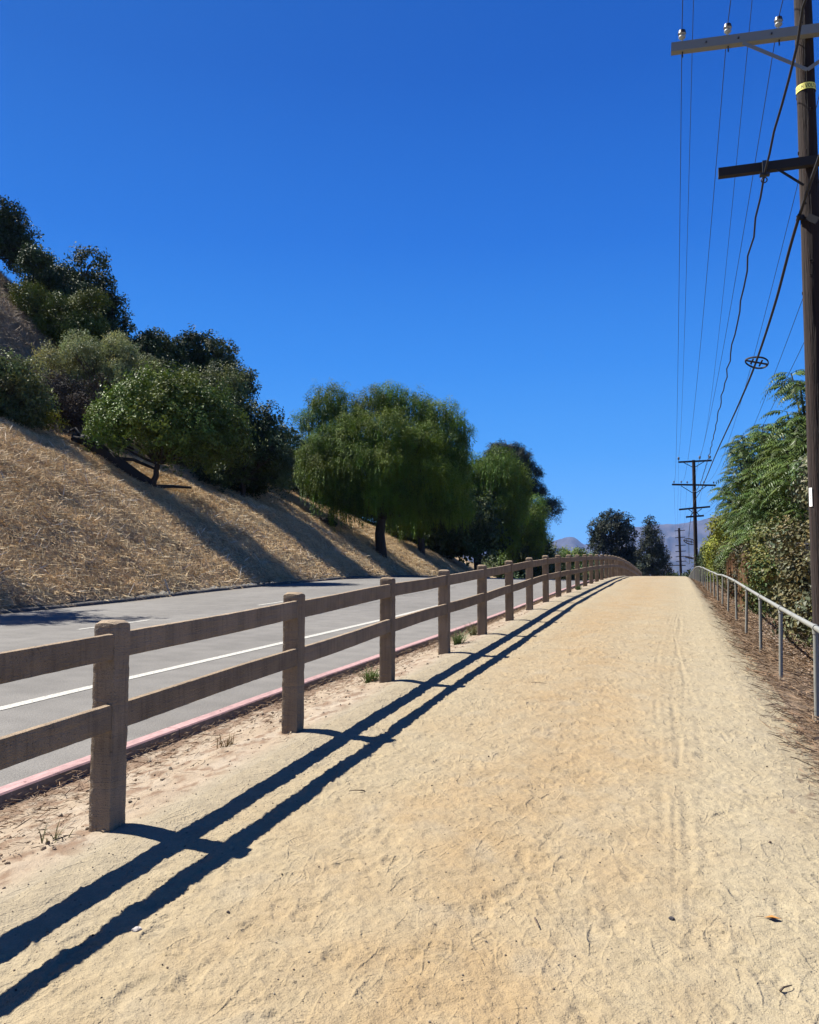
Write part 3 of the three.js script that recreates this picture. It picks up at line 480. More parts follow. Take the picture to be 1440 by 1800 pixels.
{
  const pts = [[1.66, 5.0, -42], [1.66, 4.35, -15], [1.65, 4.42, 2], [1.62, 4.52, 11.28], [1.615, 4.22, 14], [1.6, 4.03, 17.3], [1.6, 4.06, 21], [1.6, 4.36, 32], [1.57, 4.6, 50], [1.44, 4.74, 65.85], [1.28, 3.35, 75], [1.45, 1.7, 90], [1.7, .6, 105], [1.2, 1.6, 124.8]];
  const c = new THREE.CatmullRomCurve3(pts.map(([l, h, s]) => free(l, h, s)), false, 'centripetal');
  const o = mesh('telephone_cable', tube(c.getPoints(220), .021, .021, 6), wireMat); tag(o, 'thick black cable sagging from pole bracket past the slack loop', 'cable', 'overhead lines');
  const loop = (l, h, s, k, label, tilt) => { const t = thing('slack_loop', label, 'cable loop', free(l, h, s), 'cable slack loops'); t.rotation.set(.2, Math.PI / 2 + .25, tilt, 'YXZ'); t.scale.setScalar(k);
    const pad = (n) => { const q = []; for (let i = 0; i <= 40; i++) { const a = i / 40 * Math.PI * 2, w = .13 * (1 + .2 * Math.cos(a)); q.push(V(Math.sin(a) * w, n * .012, Math.cos(a) * .215)); } return tube(q, .011, .011, 6, false); };
    mesh('coil', merge([pad(0), pad(1), pad(-1)]), wireMat, t); mesh('spine', merge([new THREE.BoxGeometry(.03, .02, .4), new THREE.BoxGeometry(.16, .014, .03).translate(0, 0, .08), new THREE.BoxGeometry(.13, .0141, .03).translate(0, 0, -.09)]), wireMat, t); return t; };
  loop(1.6, 4.0, 17.0, 1, 'oval black cable slack loop hanging left of the near pole', -.62);
  loop(1.36, 2.6, 82, 2.4, 'upper dark cable slack loop left of the second pole', 1.0);
  loop(1.53, 1.25, 95.5, 2.2, 'lower dark cable slack loop left of the second pole', .3);
}

// ------------------------------------------------------------------ foliage
function leaf(pos, idx, base, dir, side, len, wid, fold = .25, segs = 1) { // a folded blade: base, two shoulders, tip, midrib
  const up = side.clone().cross(dir).normalize(), k = pos.length / 3, m = base.clone().addScaledVector(dir, len * .45);
  const a = m.clone().addScaledVector(side, wid / 2).addScaledVector(up, wid * fold), b = m.clone().addScaledVector(side, -wid / 2).addScaledVector(up, wid * fold), t = base.clone().addScaledVector(dir, len);
  for (const p of [base, a, t, b]) pos.push(p.x, p.y, p.z);
  idx.push(k, k + 1, k + 2, k, k + 2, k + 3);
}
const UPV = V(0, 1, 0);
const unit = (R) => { const z = R() * 2 - 1, a = R() * Math.PI * 2, q = Math.sqrt(1 - z * z); return V(q * Math.cos(a), z, q * Math.sin(a)); };
function sprig(seed, n, size, len, wid, spread = 1) { // twig along +Y with leaves all round
  const R = mulberry(seed), pos = [], idx = [];
  for (let i = 0; i < n; i++) { const t = (i + R()) / n, a = R() * 6.283, base = V((R() - .5) * size * spread, t * size, (R() - .5) * size * spread), d = V(Math.cos(a), -.1 + .6 * R(), Math.sin(a)).normalize(), sd = UPV.clone().cross(d).addScaledVector(unit(R), .45).cross(d).cross(d).normalize(), k = .7 + .6 * R(); leaf(pos, idx, base, d, sd, len * k, wid * k); }
  const g = geo(pos, idx); const q = g.toNonIndexed(); q.computeVertexNormals(); return q;
}
function strand(seed, L, n, len, wid) { // drooping pepper-tree twig with feathery leaflets
  const R = mulberry(seed), pos = [], idx = [], bx = (R() - .5) * .5, bz = (R() - .5) * .5;
  for (let i = 0; i < n; i++) { const t = (i + .5) / n, base = V(bx * t * (1 - t * .4) * L, .06 * Math.sin(t * 3) - t * L, bz * t * L), a = R() * 6.283; for (const q of [0, Math.PI]) { const d = V(Math.cos(a + q), -.9 - R() * .9, Math.sin(a + q)).normalize(); leaf(pos, idx, base, d, V(-Math.sin(a), .2, Math.cos(a)).normalize(), len * (.6 + .7 * R()), wid, .1); } }
  const g = geo(pos, idx).toNonIndexed(); g.computeVertexNormals(); return g;
}
function frond(seed, L, pairs, len, wid, droop) { // pinnate leaf along +Z, drooping leaflets
  const R = mulberry(seed), pos = [], idx = [], pts = [];
  for (let i = 0; i <= 8; i++) { const t = i / 8; pts.push(V(0, .28 * L * Math.sin(t * 1.7) - droop * L * t * t, L * t * .92)); }
  const c = new THREE.CatmullRomCurve3(pts);
  for (let i = 1; i <= pairs; i++) { const t = .12 + .86 * i / pairs, p = c.getPoint(t), tg = c.getTangent(t), k = Math.sin(Math.PI * (.18 + .74 * t)); for (const q of [-1, 1]) { const d = V(q, -.45 - .4 * R(), 0).addScaledVector(tg, .45).normalize(), sd = tg.clone(); leaf(pos, idx, p, d, sd, len * k * (.85 + .3 * R()), wid * k, .12); } }
  const st = tube(c.getPoints(5), .006, .002, 3); const g = geo(pos, idx).toNonIndexed(); g.computeVertexNormals(); return mergeGeometries([g, (() => { const q = st.toNonIndexed(); q.deleteAttribute('uv'); return q; })()]);
}
const SPRIG = {
  oak: [sprig(401, 16, .34, .13, .085), sprig(402, 14, .30, .14, .09), sprig(403, 18, .38, .12, .08)],
  broad: [sprig(411, 13, .36, .16, .075), sprig(412, 15, .4, .15, .07)],
  fine: [sprig(421, 22, .36, .10, .045), sprig(422, 20, .32, .11, .05)],
  vine: [sprig(431, 12, .26, .085, .065, 1.3), sprig(432, 14, .3, .08, .06, 1.3)],
  pine: [sprig(441, 34, .5, .24, .03, .5), sprig(442, 30, .46, .26, .03, .5)],
  feather: [sprig(446, 30, .5, .15, .032, .9), sprig(447, 26, .45, .16, .032, .9)],
  far: [sprig(451, 14, .7, .34, .22, 1.1), sprig(452, 16, .8, .3, .2, 1.1)],
};
const STRAND = [strand(461, .9, 16, .15, .036), strand(462, 1.25, 22, .14, .036), strand(463, .65, 12, .15, .036)];
const FROND = [frond(471, .66, 10, .17, .052, .55), frond(472, .74, 11, .18, .055, .8), frond(473, .58, 9, .17, .052, .4)];
const M4 = new THREE.Matrix4(), Q = new THREE.Quaternion(), S3 = V(1, 1, 1), UP = V(0, 1, 0);
// leaves of one crown: one instanced part per sprig shape
function foliage(parent, name, shapes, material, list, tint) {
  shapes.forEach((g, k) => {
    const mine = list.filter((_, i) => i % shapes.length === k); if (!mine.length) return;
    const o = shade(new THREE.InstancedMesh(g, material, mine.length)); o.name = name; o.userData.kind = 'stuff';
    mine.forEach((e, i) => { o.setMatrixAt(i, M4.compose(e.p, e.q, S3.setScalar(e.k))); const t = tint(e); o.setColorAt(i, new THREE.Color().setRGB(t[0], t[1], t[2])); });
    parent.add(o);
  });
}
const turnTo = (d, R) => new THREE.Quaternion().setFromUnitVectors(UP, d).multiply(new THREE.Quaternion().setFromAxisAngle(UP, R() * 6.283));
// clumps: [x, y, z, rx, ry, rz] relative to the tree's foot
function fillClumps(clumps, perM2, R, opt = {}) {
  const list = [];
  for (const [x, y, z, rx, ry, rz, dens = 1] of clumps) {
    const area = 4 * Math.PI * Math.pow((Math.pow(rx * ry, 1.6) + Math.pow(rx * rz, 1.6) + Math.pow(ry * rz, 1.6)) / 3, 1 / 1.6), n = Math.round(area * perM2 * dens), tone = .7 + .6 * R(), hue = R();
    for (let i = 0; i < n; i++) {
      const d = unit(R); if (d.y < -.35 && R() < .55) continue;
      const bump = 1 + .22 * n3(d.x * 2.1 + x, d.y * 2.1 + y, d.z * 2.1 + z); const hole = n3(d.x * 3.2 + z * 2, d.y * 3.2 + x, d.z * 3.2 - y); if (hole > (opt.gap ?? .32) && R() < .88) continue;
      const r = bump * (R() < .07 ? 1 + .38 * R() : .42 + .58 * Math.pow(R(), .5)); const p = V(x + d.x * rx * r, y + d.y * ry * r, z + d.z * rz * r);
      const o = d.clone().addScaledVector(unit(R), .8).add(V(0, opt.lift ?? .35, 0)).normalize();
      list.push({ p, q: opt.hang ? new THREE.Quaternion().setFromAxisAngle(UP, R() * 6.283) : turnTo(o, R), k: (opt.k ?? 1) * (.75 + .5 * R()), tone, hue });
    }
  }
  return list;
}
const tinter = (R, v = .3, warm = .25) => (e) => { const b = e.tone * (1 - v / 2 + v * R()), w = (e.hue - .5) * warm + (R() - .5) * warm; return [b * (1 + w), b, b * (1 - w * .8)]; };
function branchy(R, foot, clumps, r0, gs, forks = 1) { // trunk that divides toward the clumps
  const mid = V(0, 0, 0); for (const c of clumps) mid.add(V(c[0], c[1], c[2])); mid.divideScalar(clumps.length);
  const fork = V(mid.x * .35 + foot.x * .65, lerp(foot.y, mid.y, .42), mid.z * .35 + foot.z * .65);
  const wig = (a, b, n, k) => range(0, 1, 1 / n).map((t) => a.clone().lerp(b, t).add(V(n3(t * 3, a.x + b.y, k) * .12, 0, n3(t * 3, b.x, k + 4) * .12).multiplyScalar(a.distanceTo(b) * .5 * Math.sin(Math.PI * t))));
  gs.push(tube(wig(foot, fork, 5, 1), r0, r0 * .72, 8));
  for (const c of clumps) { const e = V(c[0], c[1] + c[4] * .1, c[2]), g = fork.clone().lerp(e, .05); gs.push(tube(wig(g, e, 5, c[0]), r0 * .42, r0 * .08, 5)); for (let k = 0; k < 3; k++) { const d = unit(R), e2 = e.clone().add(V(d.x * c[3] * .75, Math.abs(d.y) * c[4] * .7, d.z * c[5] * .75)); gs.push(tube(wig(g.clone().lerp(e, .7), e2, 3, k), r0 * .14, r0 * .03, 4)); } }
}
function autoClumps(R, w, h, d, n, base = .35, size = .30) { // clumps spread over an ellipsoidal crown
  const out = [], H = h * (1 - base), lobes = []; // a few uneven lobes, each made of smaller clumps
  for (let i = 0, L = 6 + Math.floor(R() * 3); i < L; i++) { const a = i * 2.4 + R() * .8, e = -.5 + 1.45 * (i + .5) / L, c = Math.sqrt(Math.max(.05, 1 - e * e)), k = .52 + .3 * R(); lobes.push([Math.cos(a) * c * k, e * k, Math.sin(a) * c * k, .24 + .24 * R()]); }
  for (let i = 0, N = Math.round(n * 1.7); i < N; i++) { const b = lobes[i % lobes.length], q = unit(R), f = size * (.3 + .75 * R() * R()) * .62, k = b[3] * (.35 + .75 * R()); out.push([(b[0] + q.x * k) * w / 2, h * base + H / 2 + (b[1] + q.y * k) * H / 2, (b[2] + q.z * k) * d / 2, w * f, H * f * 1.05, d * f]); }
  for (let i = 0; i < n * .4; i++) { const q = unit(R); out.push([q.x * w * .2, h * base + H * .42 + q.y * H * .25, q.z * d * .2, w * .12, H * .13, d * .12]); }
  if (base <= .12) for (let i = 0; i < n * .6; i++) { const a = R() * 6.283, k = .3 + .5 * Math.sqrt(R()); out.push([Math.cos(a) * k * w * .5, h * base + H * (.1 + .22 * R()), Math.sin(a) * k * d * .5, w * .13, H * .14, d * .13]); }
  return out;
}
function tree(name, label, category, l, s, o) {
  const R = mulberry(o.seed), foot = at(l, s, -.1), t = thing(name, label, category, foot, o.group), clumps = o.clumps?.map((c) => c.map((v, i) => (i === 1 || i === 4 ? v : v * (o.wide ?? 1)))) ?? autoClumps(R, o.w, o.h, o.d ?? o.w, o.n, o.base, o.size), gs = [];
  if (o.stems) for (const [a, b, r] of o.stems) gs.push(tube([V(...a), V(...a).lerp(V(...b), .5).add(V(.1, .1, -.1)), V(...b)], r, r * .5, 7)); else branchy(R, V(0, -.15, 0), clumps, o.r, gs);
  mesh(o.trunkName ?? 'trunk', merge(gs), o.bark ?? bark, t);
  foliage(t, 'crown', o.shapes, o.mat, fillClumps(clumps, o.dens, R, o), tinter(R, o.vary ?? .5, o.warm ?? .25));
  return t;
}
const LEAF = {
  oak: leafMat(.078, .112, .036), toyon: leafMat(.235, .330, .062, .4, .5), olive: leafMat(.36, .40, .17, .45), grey: leafMat(.195, .240, .088, .4), shrub: leafMat(.150, .185, .030),
  pepper: leafMat(.175, .270, .026, .28), pine: leafMat(.046, .060, .036, .1), ailanthus: leafMat(.105, .165, .034, .22, .42), vine: leafMat(.135, .160, .048, .2, .5), vineGrey: leafMat(.185, .185, .095, .2, .45), yellow: leafMat(.25, .28, .035, .25),
};
const G = 'trees and shrubs on the hillside';
// hillside, from the top of the picture down
tree('oak_tree', 'dark oak cut off by the left picture edge, highest on the hill', 'tree', -57.5, 56.2, { seed: 1, w: 7, h: 7, n: 22, r: .3, dens: 8, shapes: SPRIG.oak, mat: LEAF.oak, k: 1.5, base: .1, group: G });
tree('oak_tree', 'broad dark oak on the skyline below the topmost tree', 'tree', -46.5, 53, { seed: 2, w: 8.2, h: 6.5, d: 8, n: 30, r: .32, dens: 8, shapes: SPRIG.oak, mat: LEAF.oak, k: 1.5, base: .12, group: G });
tree('round_shrub', 'dense rounded olive-green shrub under the broad skyline oak', 'shrub', -41.5, 47.5, { seed: 3, w: 6, h: 4.6, d: 5.5, n: 26, r: .16, dens: 12, shapes: SPRIG.fine, mat: LEAF.shrub, k: 1.5, base: .02, gap: .6, group: G });
tree('oak_tree', 'small dark oak sloping down the skyline right of the broad oak', 'tree', -45.5, 55.6, { seed: 4, w: 5.4, h: 5.4, n: 20, r: .24, dens: 8, shapes: SPRIG.oak, mat: LEAF.oak, k: 1.5, base: .08, group: G });
tree('olive_tree', 'pale grey-green airy tree in the middle of the hillside', 'tree', -33.8, 42.3, { seed: 5, w: 6, h: 6.4, d: 6, n: 24, r: .16, dens: 10, shapes: SPRIG.fine, mat: LEAF.olive, k: 1.25, base: .2, gap: .4, bark: barkGrey, group: G });
tree('oak_tree', 'black-green oak with scalloped outline against the sky', 'tree', -37, 57.5, { seed: 6, w: 8.6, h: 7.8, d: 8, n: 30, r: .34, dens: 9, shapes: SPRIG.oak, mat: LEAF.oak, k: 1.45, base: .22, group: G });
tree('oak_tree', 'dark oak filling the gap left of the scalloped oak', 'tree', -38.5, 52, { seed: 7, w: 7, h: 5.6, d: 7, n: 22, r: .3, dens: 8, shapes: SPRIG.oak, mat: LEAF.oak, k: 1.45, base: .12, group: G });
tree('shrub', 'light green leafy shrub on the bank crest at the left picture edge', 'shrub', -31.2, 31.5, { seed: 8, w: 5.2, h: 4, d: 4.5, n: 22, r: .1, dens: 12, shapes: SPRIG.broad, mat: LEAF.grey, k: 1.05, base: .02, gap: .5, group: G });
tree('shrub', 'small yellow-green shrub beside the left-edge shrub', 'shrub', -30.6, 33.6, { seed: 9, w: 2, h: 2.3, n: 10, r: .05, dens: 12, shapes: SPRIG.broad, mat: LEAF.yellow, k: .9, base: .05, group: G });
tree('dry_shrub', 'bare grey-brown brush in shade behind the bank crest', 'shrub', -32.8, 37.8, { seed: 10, w: 5.5, h: 3.2, d: 4, n: 18, r: .08, dens: 9, shapes: SPRIG.fine, mat: leafMat(.075, .062, .048, .1, .8), k: 1.1, base: .02, gap: .3, group: G });
{ // the leafy tree over the fallen trunk
  const R = mulberry(77), cl = [[-2.3, 3.3, .4, 1.1, 1.0, 1.1], [-1.2, 4.3, .2, 1.25, 1.15, 1.2], [.1, 4.7, 0, 1.4, 1.25, 1.4], [1.4, 4.6, -.4, 1.35, 1.2, 1.4], [2.5, 4.0, -.9, 1.3, 1.15, 1.3], [3.3, 3.1, -1.4, 1.2, 1.1, 1.2], [-.6, 3.2, .8, 1.3, 1.1, 1.2], [.9, 3.2, .8, 1.4, 1.2, 1.2], [2.2, 2.7, .2, 1.3, 1.1, 1.2], [1.2, 2.2, .8, 1.0, .9, 1.0], [2.9, 1.9, -.4, 1.1, 1.0, 1.1], [0, 3.8, -1.5, 1.3, 1.2, 1.2], [1.8, 3.6, -1.8, 1.3, 1.2, 1.2], [-2.6, 2.5, .3, .9, .8, .8], [3.6, 2.2, -1.2, 1.0, 1.0, 1.0]];
  tree('leaning_tree', 'sunlit mid-green tree spreading over a fallen trunk on the bank', 'tree', -25.1, 35.3, { seed: 77, clumps: cl, r: .19, dens: 17, shapes: SPRIG.broad, mat: LEAF.toyon, k: 1.1, gap: .24, vary: .7, group: G });
}
tree('shrub', 'dark green tree low on the bank right of the sunlit tree', 'tree', -25.9, 46, { seed: 11, w: 6, h: 7.2, d: 5.5, n: 26, r: .18, dens: 10, shapes: SPRIG.broad, mat: LEAF.oak, k: 1.3, base: .08, group: G });
tree('shrub', 'green leafy crown rising behind the sunlit leaning tree', 'tree', -29.5, 46.5, { seed: 12, w: 6.5, h: 7.5, d: 6, n: 24, r: .2, dens: 10, shapes: SPRIG.broad, mat: LEAF.grey, k: 1.3, base: .12, group: G });
tree('oak_tree', 'small black-green oak tuft on the skyline beside a bare twig', 'tree', -36.5, 66.5, { seed: 13, w: 3.6, h: 5, n: 14, r: .2, dens: 8, shapes: SPRIG.oak, mat: LEAF.oak, k: 1.4, base: .2, group: G });
tree('shrub', 'grey-green brush on the skyline left of the weeping tree', 'shrub', -35, 74, { seed: 14, w: 10, h: 6.8, d: 8, n: 28, r: .16, dens: 7, shapes: SPRIG.fine, mat: LEAF.grey, k: 1.9, base: .02, group: G });
tree('shrub', 'low grey brush at the bank top behind the dark tree', 'shrub', -31.5, 58, { seed: 15, w: 7, h: 5, d: 5.5, n: 20, r: .12, dens: 8, shapes: SPRIG.fine, mat: LEAF.grey, k: 1.6, base: .02, group: G });
tree('shrub', 'dark bushes filling the bench behind the leaning tree', 'shrub', -33, 50.5, { seed: 16, w: 7, h: 6.5, d: 6, n: 22, r: .15, dens: 8, shapes: SPRIG.oak, mat: LEAF.oak, k: 1.4, base: .04, group: G });
tree('shrub', 'grey brush on the ridge seen beneath the large weeping tree', 'shrub', -29.5, 75, { seed: 41, w: 9, h: 4.2, d: 8, n: 26, r: .12, dens: 8, shapes: SPRIG.fine, mat: LEAF.grey, k: 1.8, base: 0, group: G });
tree('shrub', 'dark brush on the slope beyond the large weeping tree trunk', 'shrub', -25.5, 84, { seed: 42, w: 9, h: 5, d: 9, n: 26, r: .12, dens: 7, shapes: SPRIG.oak, mat: LEAF.oak, k: 1.9, base: 0, group: G });
// outside the frame: the tree whose branches shade the road at the lower left
tree('bare_tree', 'sparse tree left of the frame shading the road', 'tree', -25.2, 17.6, { seed: 17, w: 8, h: 8.2, d: 8, n: 16, r: .24, dens: 4.5, shapes: SPRIG.oak, mat: LEAF.oak, k: 1.4, base: .3, group: G });

// weeping pepper trees
function weeping(label, l, s, o) {
  const R = mulberry(o.seed), t = thing('pepper_tree', label, 'tree', at(l, s, -.15), 'weeping trees beside the road'), cl = o.clumps, gs = [];
  branchy(R, V(0, -.2, 0), cl.filter((_, i) => i % 2 === 0), o.r, gs); gs.push(tube([V(0, -.4, 0), V(.05, .5, 0), V(-.05, 1.6, 0), V(.1, 3, 0)], [o.r * 1.5, o.r * 1.12, o.r, o.r * .9], 1, 9));
  mesh('trunk', merge(gs), bark, t);
  const list = [];
  for (const [x, y, z, rx, ry, rz] of cl) {
    const n = Math.round(o.dens * .8 * 4 * Math.PI * Math.pow((rx * ry + rx * rz + ry * rz) / 3, 1)), tone = .6 + .7 * R(), hue = R();
    for (let i = 0; i < n; i++) { const d = unit(R); if (d.y < -.5) continue; const hole = n3(d.x * 2.6 + x, d.y * 1.4 + y, d.z * 2.6 + z); if (hole > .34 && R() < .85) continue; const r = (1 + .2 * hole) * (.5 + .5 * Math.pow(R(), .5)); list.push({ p: V(x + d.x * rx * r, y + Math.max(-.3, d.y) * ry * r, z + d.z * rz * r), q: new THREE.Quaternion().setFromAxisAngle(UP, R() * 6.283).multiply(new THREE.Quaternion().setFromAxisAngle(V(1, 0, 0), (R() - .5) * .5)), k: (o.k ?? 1) * (.7 + .6 * R()), tone, hue }); }
  }
  foliage(t, 'crown', STRAND, o.mat, list, tinter(R, .5, .3));
  foliage(t, 'crown', SPRIG.feather, o.mat, fillClumps(cl.map((c) => [c[0], c[1] + .15, c[2], c[3] * .9, c[4] * .9, c[5] * .9]), o.dens * .8, R, { k: (o.k ?? 1) * 1.05, gap: .3, lift: .3 }), tinter(R, .5, .3)); return t;
}
weeping('large weeping green tree standing at the road edge', -19.9, 55, { seed: 501, r: .36, dens: 19, k: 1.05, mat: LEAF.pepper, clumps: [
  [-3.9, 11.1, .5, 1.5, 1.1, 1.4], [-5.0, 9.7, .8, 1.1, .9, 1.1], [-2.9, 9.6, .3, 1.6, 1.3, 1.6], [-.6, 10.6, 0, 1.7, 1.3, 1.6], [.6, 11.3, -.3, 1.2, .9, 1.2], [2.2, 10.2, -.6, 1.8, 1.3, 1.7], [4.0, 9.6, -.8, 1.8, 1.3, 1.7], [5.2, 8.4, -.9, 1.3, 1.2, 1.4],
  [-4.6, 7.4, .9, 1.6, 1.5, 1.5], [-3.2, 7.6, 2.0, 1.5, 1.4, 1.4], [-1.0, 8.4, 1.9, 1.9, 1.5, 1.6], [1.4, 8.3, 2.2, 1.9, 1.5, 1.6], [3.6, 7.6, 1.6, 1.9, 1.5, 1.5], [5.2, 6.6, .4, 1.4, 1.5, 1.4], [-4.4, 5.6, 1.4, 1.4, 1.3, 1.3], [-2.6, 5.8, 2.6, 1.4, 1.3, 1.3], [-.4, 6.3, 3.0, 1.7, 1.3, 1.4], [1.9, 6.0, 3.2, 1.7, 1.4, 1.4], [4.2, 5.4, 2.2, 1.6, 1.4, 1.4], [5.4, 4.8, 1.0, 1.2, 1.2, 1.2],
  [-3.2, 4.3, 2.2, 1.1, .9, 1.0], [-1.4, 4.4, 2.8, 1.2, .9, 1.0], [3.2, 4.0, 2.6, 1.3, 1.0, 1.1], [1.2, 4.1, 3.0, 1.3, 1.0, 1.1], [4.6, 3.6, 1.6, 1.2, 1.0, 1.1], [2.4, 3.0, 2.2, 1.1, .8, 1.0], [-2.3, 3.4, 2.0, .9, .7, .8], [-.6, 3.6, 1.6, 1.1, .8, 1.0], [5.6, 3.4, -.6, 1.1, 1.0, 1.1], [-1.5, 7.5, -2.4, 2.2, 1.7, 1.8], [1.8, 7.6, -2.6, 2.2, 1.7, 1.8], [4.2, 6.4, -2.2, 1.8, 1.6, 1.6], [-4, 6.4, -1.5, 1.8, 1.6, 1.6], [.5, 5.2, .6, 2.0, 1.4, 1.6], [2.8, 4.6, .4, 1.7, 1.2, 1.4]] });
const weepCl = (R, w, h, n) => { const out = []; for (let i = 0; i < n; i++) { const q = unit(R), k = .35 + .6 * Math.sqrt(R()); out.push([q.x * w * .36 * k, h * (.58 + .36 * q.y * k), q.z * w * .36 * k, w * (.11 + .07 * R()), h * (.08 + .05 * R()), w * (.11 + .07 * R())]); } return out; };
weeping('shaded weeping tree just beyond the large weeping tree', -21.2, 69, { seed: 502, r: .3, dens: 9, k: 1.4, mat: LEAF.pepper, clumps: weepCl(mulberry(52), 10, 11, 26) });
weeping('dark weeping tree deep in the roadside group', -19.2, 82, { seed: 503, r: .3, dens: 9, k: 1.5, mat: LEAF.pepper, clumps: weepCl(mulberry(53), 12.5, 14, 34) });
weeping('yellow-green weeping tree at the right end of the roadside group', -17.6, 99, { seed: 504, r: .3, dens: 9, k: 1.6, mat: LEAF.pepper, clumps: weepCl(mulberry(54), 7.5, 12, 26) });
weeping('low shaded weeping tree at the far end of the road', -19.5, 116, { seed: 505, r: .3, dens: 8, k: 1.7, mat: LEAF.pepper, clumps: weepCl(mulberry(55), 7, 10, 22) });
tree('shrub', 'dark understorey brush under the roadside weeping trees', 'shrub', -22.5, 80, { seed: 18, w: 12, h: 6, d: 14, n: 34, r: .15, dens: 4, shapes: SPRIG.far, mat: LEAF.oak, k: 1.2, base: .0, group: 'weeping trees beside the road' });
tree('shrub', 'dark brush at the road edge beyond the weeping trees', 'shrub', -19, 104, { seed: 19, w: 9, h: 5.5, d: 16, n: 30, r: .15, dens: 4, shapes: SPRIG.far, mat: LEAF.oak, k: 1.2, base: .0, group: 'weeping trees beside the road' });
{
  const R = mulberry(61), cl = [[-3.5, 14, 0, 1.7, 1.6, 1.7], [-1.2, 16.8, 0, 1.9, 1.5, 1.8], [.4, 15.5, .5, 1.9, 1.7, 1.8], [-2.2, 15, .5, 1.9, 1.6, 1.8], [2.2, 14.2, 0, 1.5, 1.2, 1.5], [-1, 13, 1, 2.2, 1.6, 2], [1.4, 12.4, .6, 1.8, 1.3, 1.7], [3.1, 11.9, 0, 1.1, .95, 1.1], [4.9, 9.6, .3, 1.35, 1.0, 1.2], [-3, 11.5, 0, 2, 1.6, 2], [0, 10.5, 0, 2.2, 1.5, 2], [.3, 17.3, 0, .7, .8, .7], [-2.3, 17.1, 0, .7, .8, .7], [1.4, 16.9, 0, .6, .8, .6]];
  tree('pine_tree', 'dark pine with ragged lobes rising behind the roadside weeping trees', 'tree', -20.4, 108, { seed: 61, clumps: cl, r: .34, dens: 10, shapes: SPRIG.pine, mat: LEAF.pine, k: 1.7, gap: .4, group: 'weeping trees beside the road' });
}
const GF = 'trees beyond the crest';
tree('small_tree', 'small loose tree at the right foot of the weeping group', 'tree', -18, 128, { seed: 20, w: 4, h: 8.2, n: 14, r: .12, dens: 6, shapes: SPRIG.far, mat: LEAF.grey, k: .8, base: .15, group: GF });
for (const [l, s, w, h, seed, label] of [[-18.6, 152, 5.5, 9.8, 21, 'left of the two rounded green bushes above the fence line'], [-15.2, 150, 5.5, 9.4, 22, 'right of the two rounded green bushes above the fence line']]) tree('green_bush', label, 'bush', l, s, { seed, w, h, n: 20, r: .15, dens: 5, shapes: SPRIG.far, mat: LEAF.toyon, k: 1, base: .05, group: GF });
{
  const cl = [[-.5, 11, 0, 1.7, 1.3, 1.6], [-2.4, 9.6, 0, 1.5, 1.4, 1.5], [1.3, 10.6, 0, 1.6, 1.3, 1.6], [2.4, 9.2, .2, 1.3, 1.3, 1.4], [-.3, 9.2, .8, 2.0, 1.5, 1.8], [-2.2, 7.6, .3, 1.5, 1.4, 1.5], [1.4, 7.6, .6, 1.8, 1.5, 1.7], [-.8, 6.6, .6, 1.8, 1.4, 1.6], [2.6, 6.2, 0, 1.3, 1.3, 1.3], [3.5, 5.0, 0, 1.3, 1.6, 1.3], [1.0, 5.2, 0, 1.7, 1.3, 1.5], [-1.0, 5.0, 0, 1.3, 1.1, 1.2], [3.9, 3.4, 0, 1.2, 1.6, 1.2], [2.2, 3.6, 0, 1.6, 1.6, 1.4], [.2, 3.4, 0, 1.3, 1.5, 1.2]];
  tree('broad_tree', 'large dark rounded tree beyond the crest in front of the mountains', 'tree', -8.5, 122, { wide: 0.85, seed: 62, clumps: cl, r: .35, dens: 7, shapes: SPRIG.far, mat: LEAF.pine, k: .75, gap: .42, group: GF });
  const c2 = [[-.3, 9.6, 0, .6, .9, .6], [-.2, 8.4, 0, 1.0, 1.0, 1.0], [.5, 7.4, .2, 1.1, 1.1, 1.0], [-.8, 7.1, 0, 1.1, 1.1, 1.0], [0, 6.2, .3, 1.5, 1.2, 1.3], [-1.1, 5.4, 0, 1.2, 1.2, 1.1], [1.1, 5.6, 0, 1.1, 1.1, 1.0], [.3, 4.6, .3, 1.7, 1.3, 1.4], [1.7, 4.2, 0, 1.0, 1.2, .9], [-1.2, 3.6, 0, 1.2, 1.3, 1.1], [1.0, 3, 0, 1.6, 1.5, 1.3], [-.4, 2.4, 0, 1.7, 1.5, 1.3], [-1.0, 8.9, 0, .5, .7, .5]];
  tree('cypress_tree', 'narrow dark conical tree beyond the crest beside the large rounded tree', 'tree', -2.75, 114, { wide: 0.85, seed: 63, clumps: c2, r: .22, dens: 9, shapes: SPRIG.far, mat: LEAF.pine, k: .55, gap: .45, group: GF });
  tree('small_tree', 'small brownish tree between the conical tree and the farthest pole', 'tree', -.55, 140, { seed: 64, w: 2.8, h: 5.6, n: 10, r: .1, dens: 6, shapes: SPRIG.far, mat: leafMat(.07, .06, .04, .2, .6), k: .6, base: .1, group: GF });
  for (const [l, s, w, h, seed, label] of [[-12, 118, 8, 4.4, 65, 'low dark hedge left of the large rounded tree'], [-6, 132, 9, 5.5, 66, 'low dark brush at the foot of the large rounded tree'], [0, 126, 5, 3.4, 67, 'low green brush at the foot of the conical tree'], [3.5, 118, 5, 4.5, 68, 'low green brush behind the far railing end']]) tree('green_bush', label, 'bush', l, s, { seed, w, h, n: 16, r: .12, dens: 5, shapes: SPRIG.far, mat: LEAF.oak, k: .8, base: 0, group: GF });
}

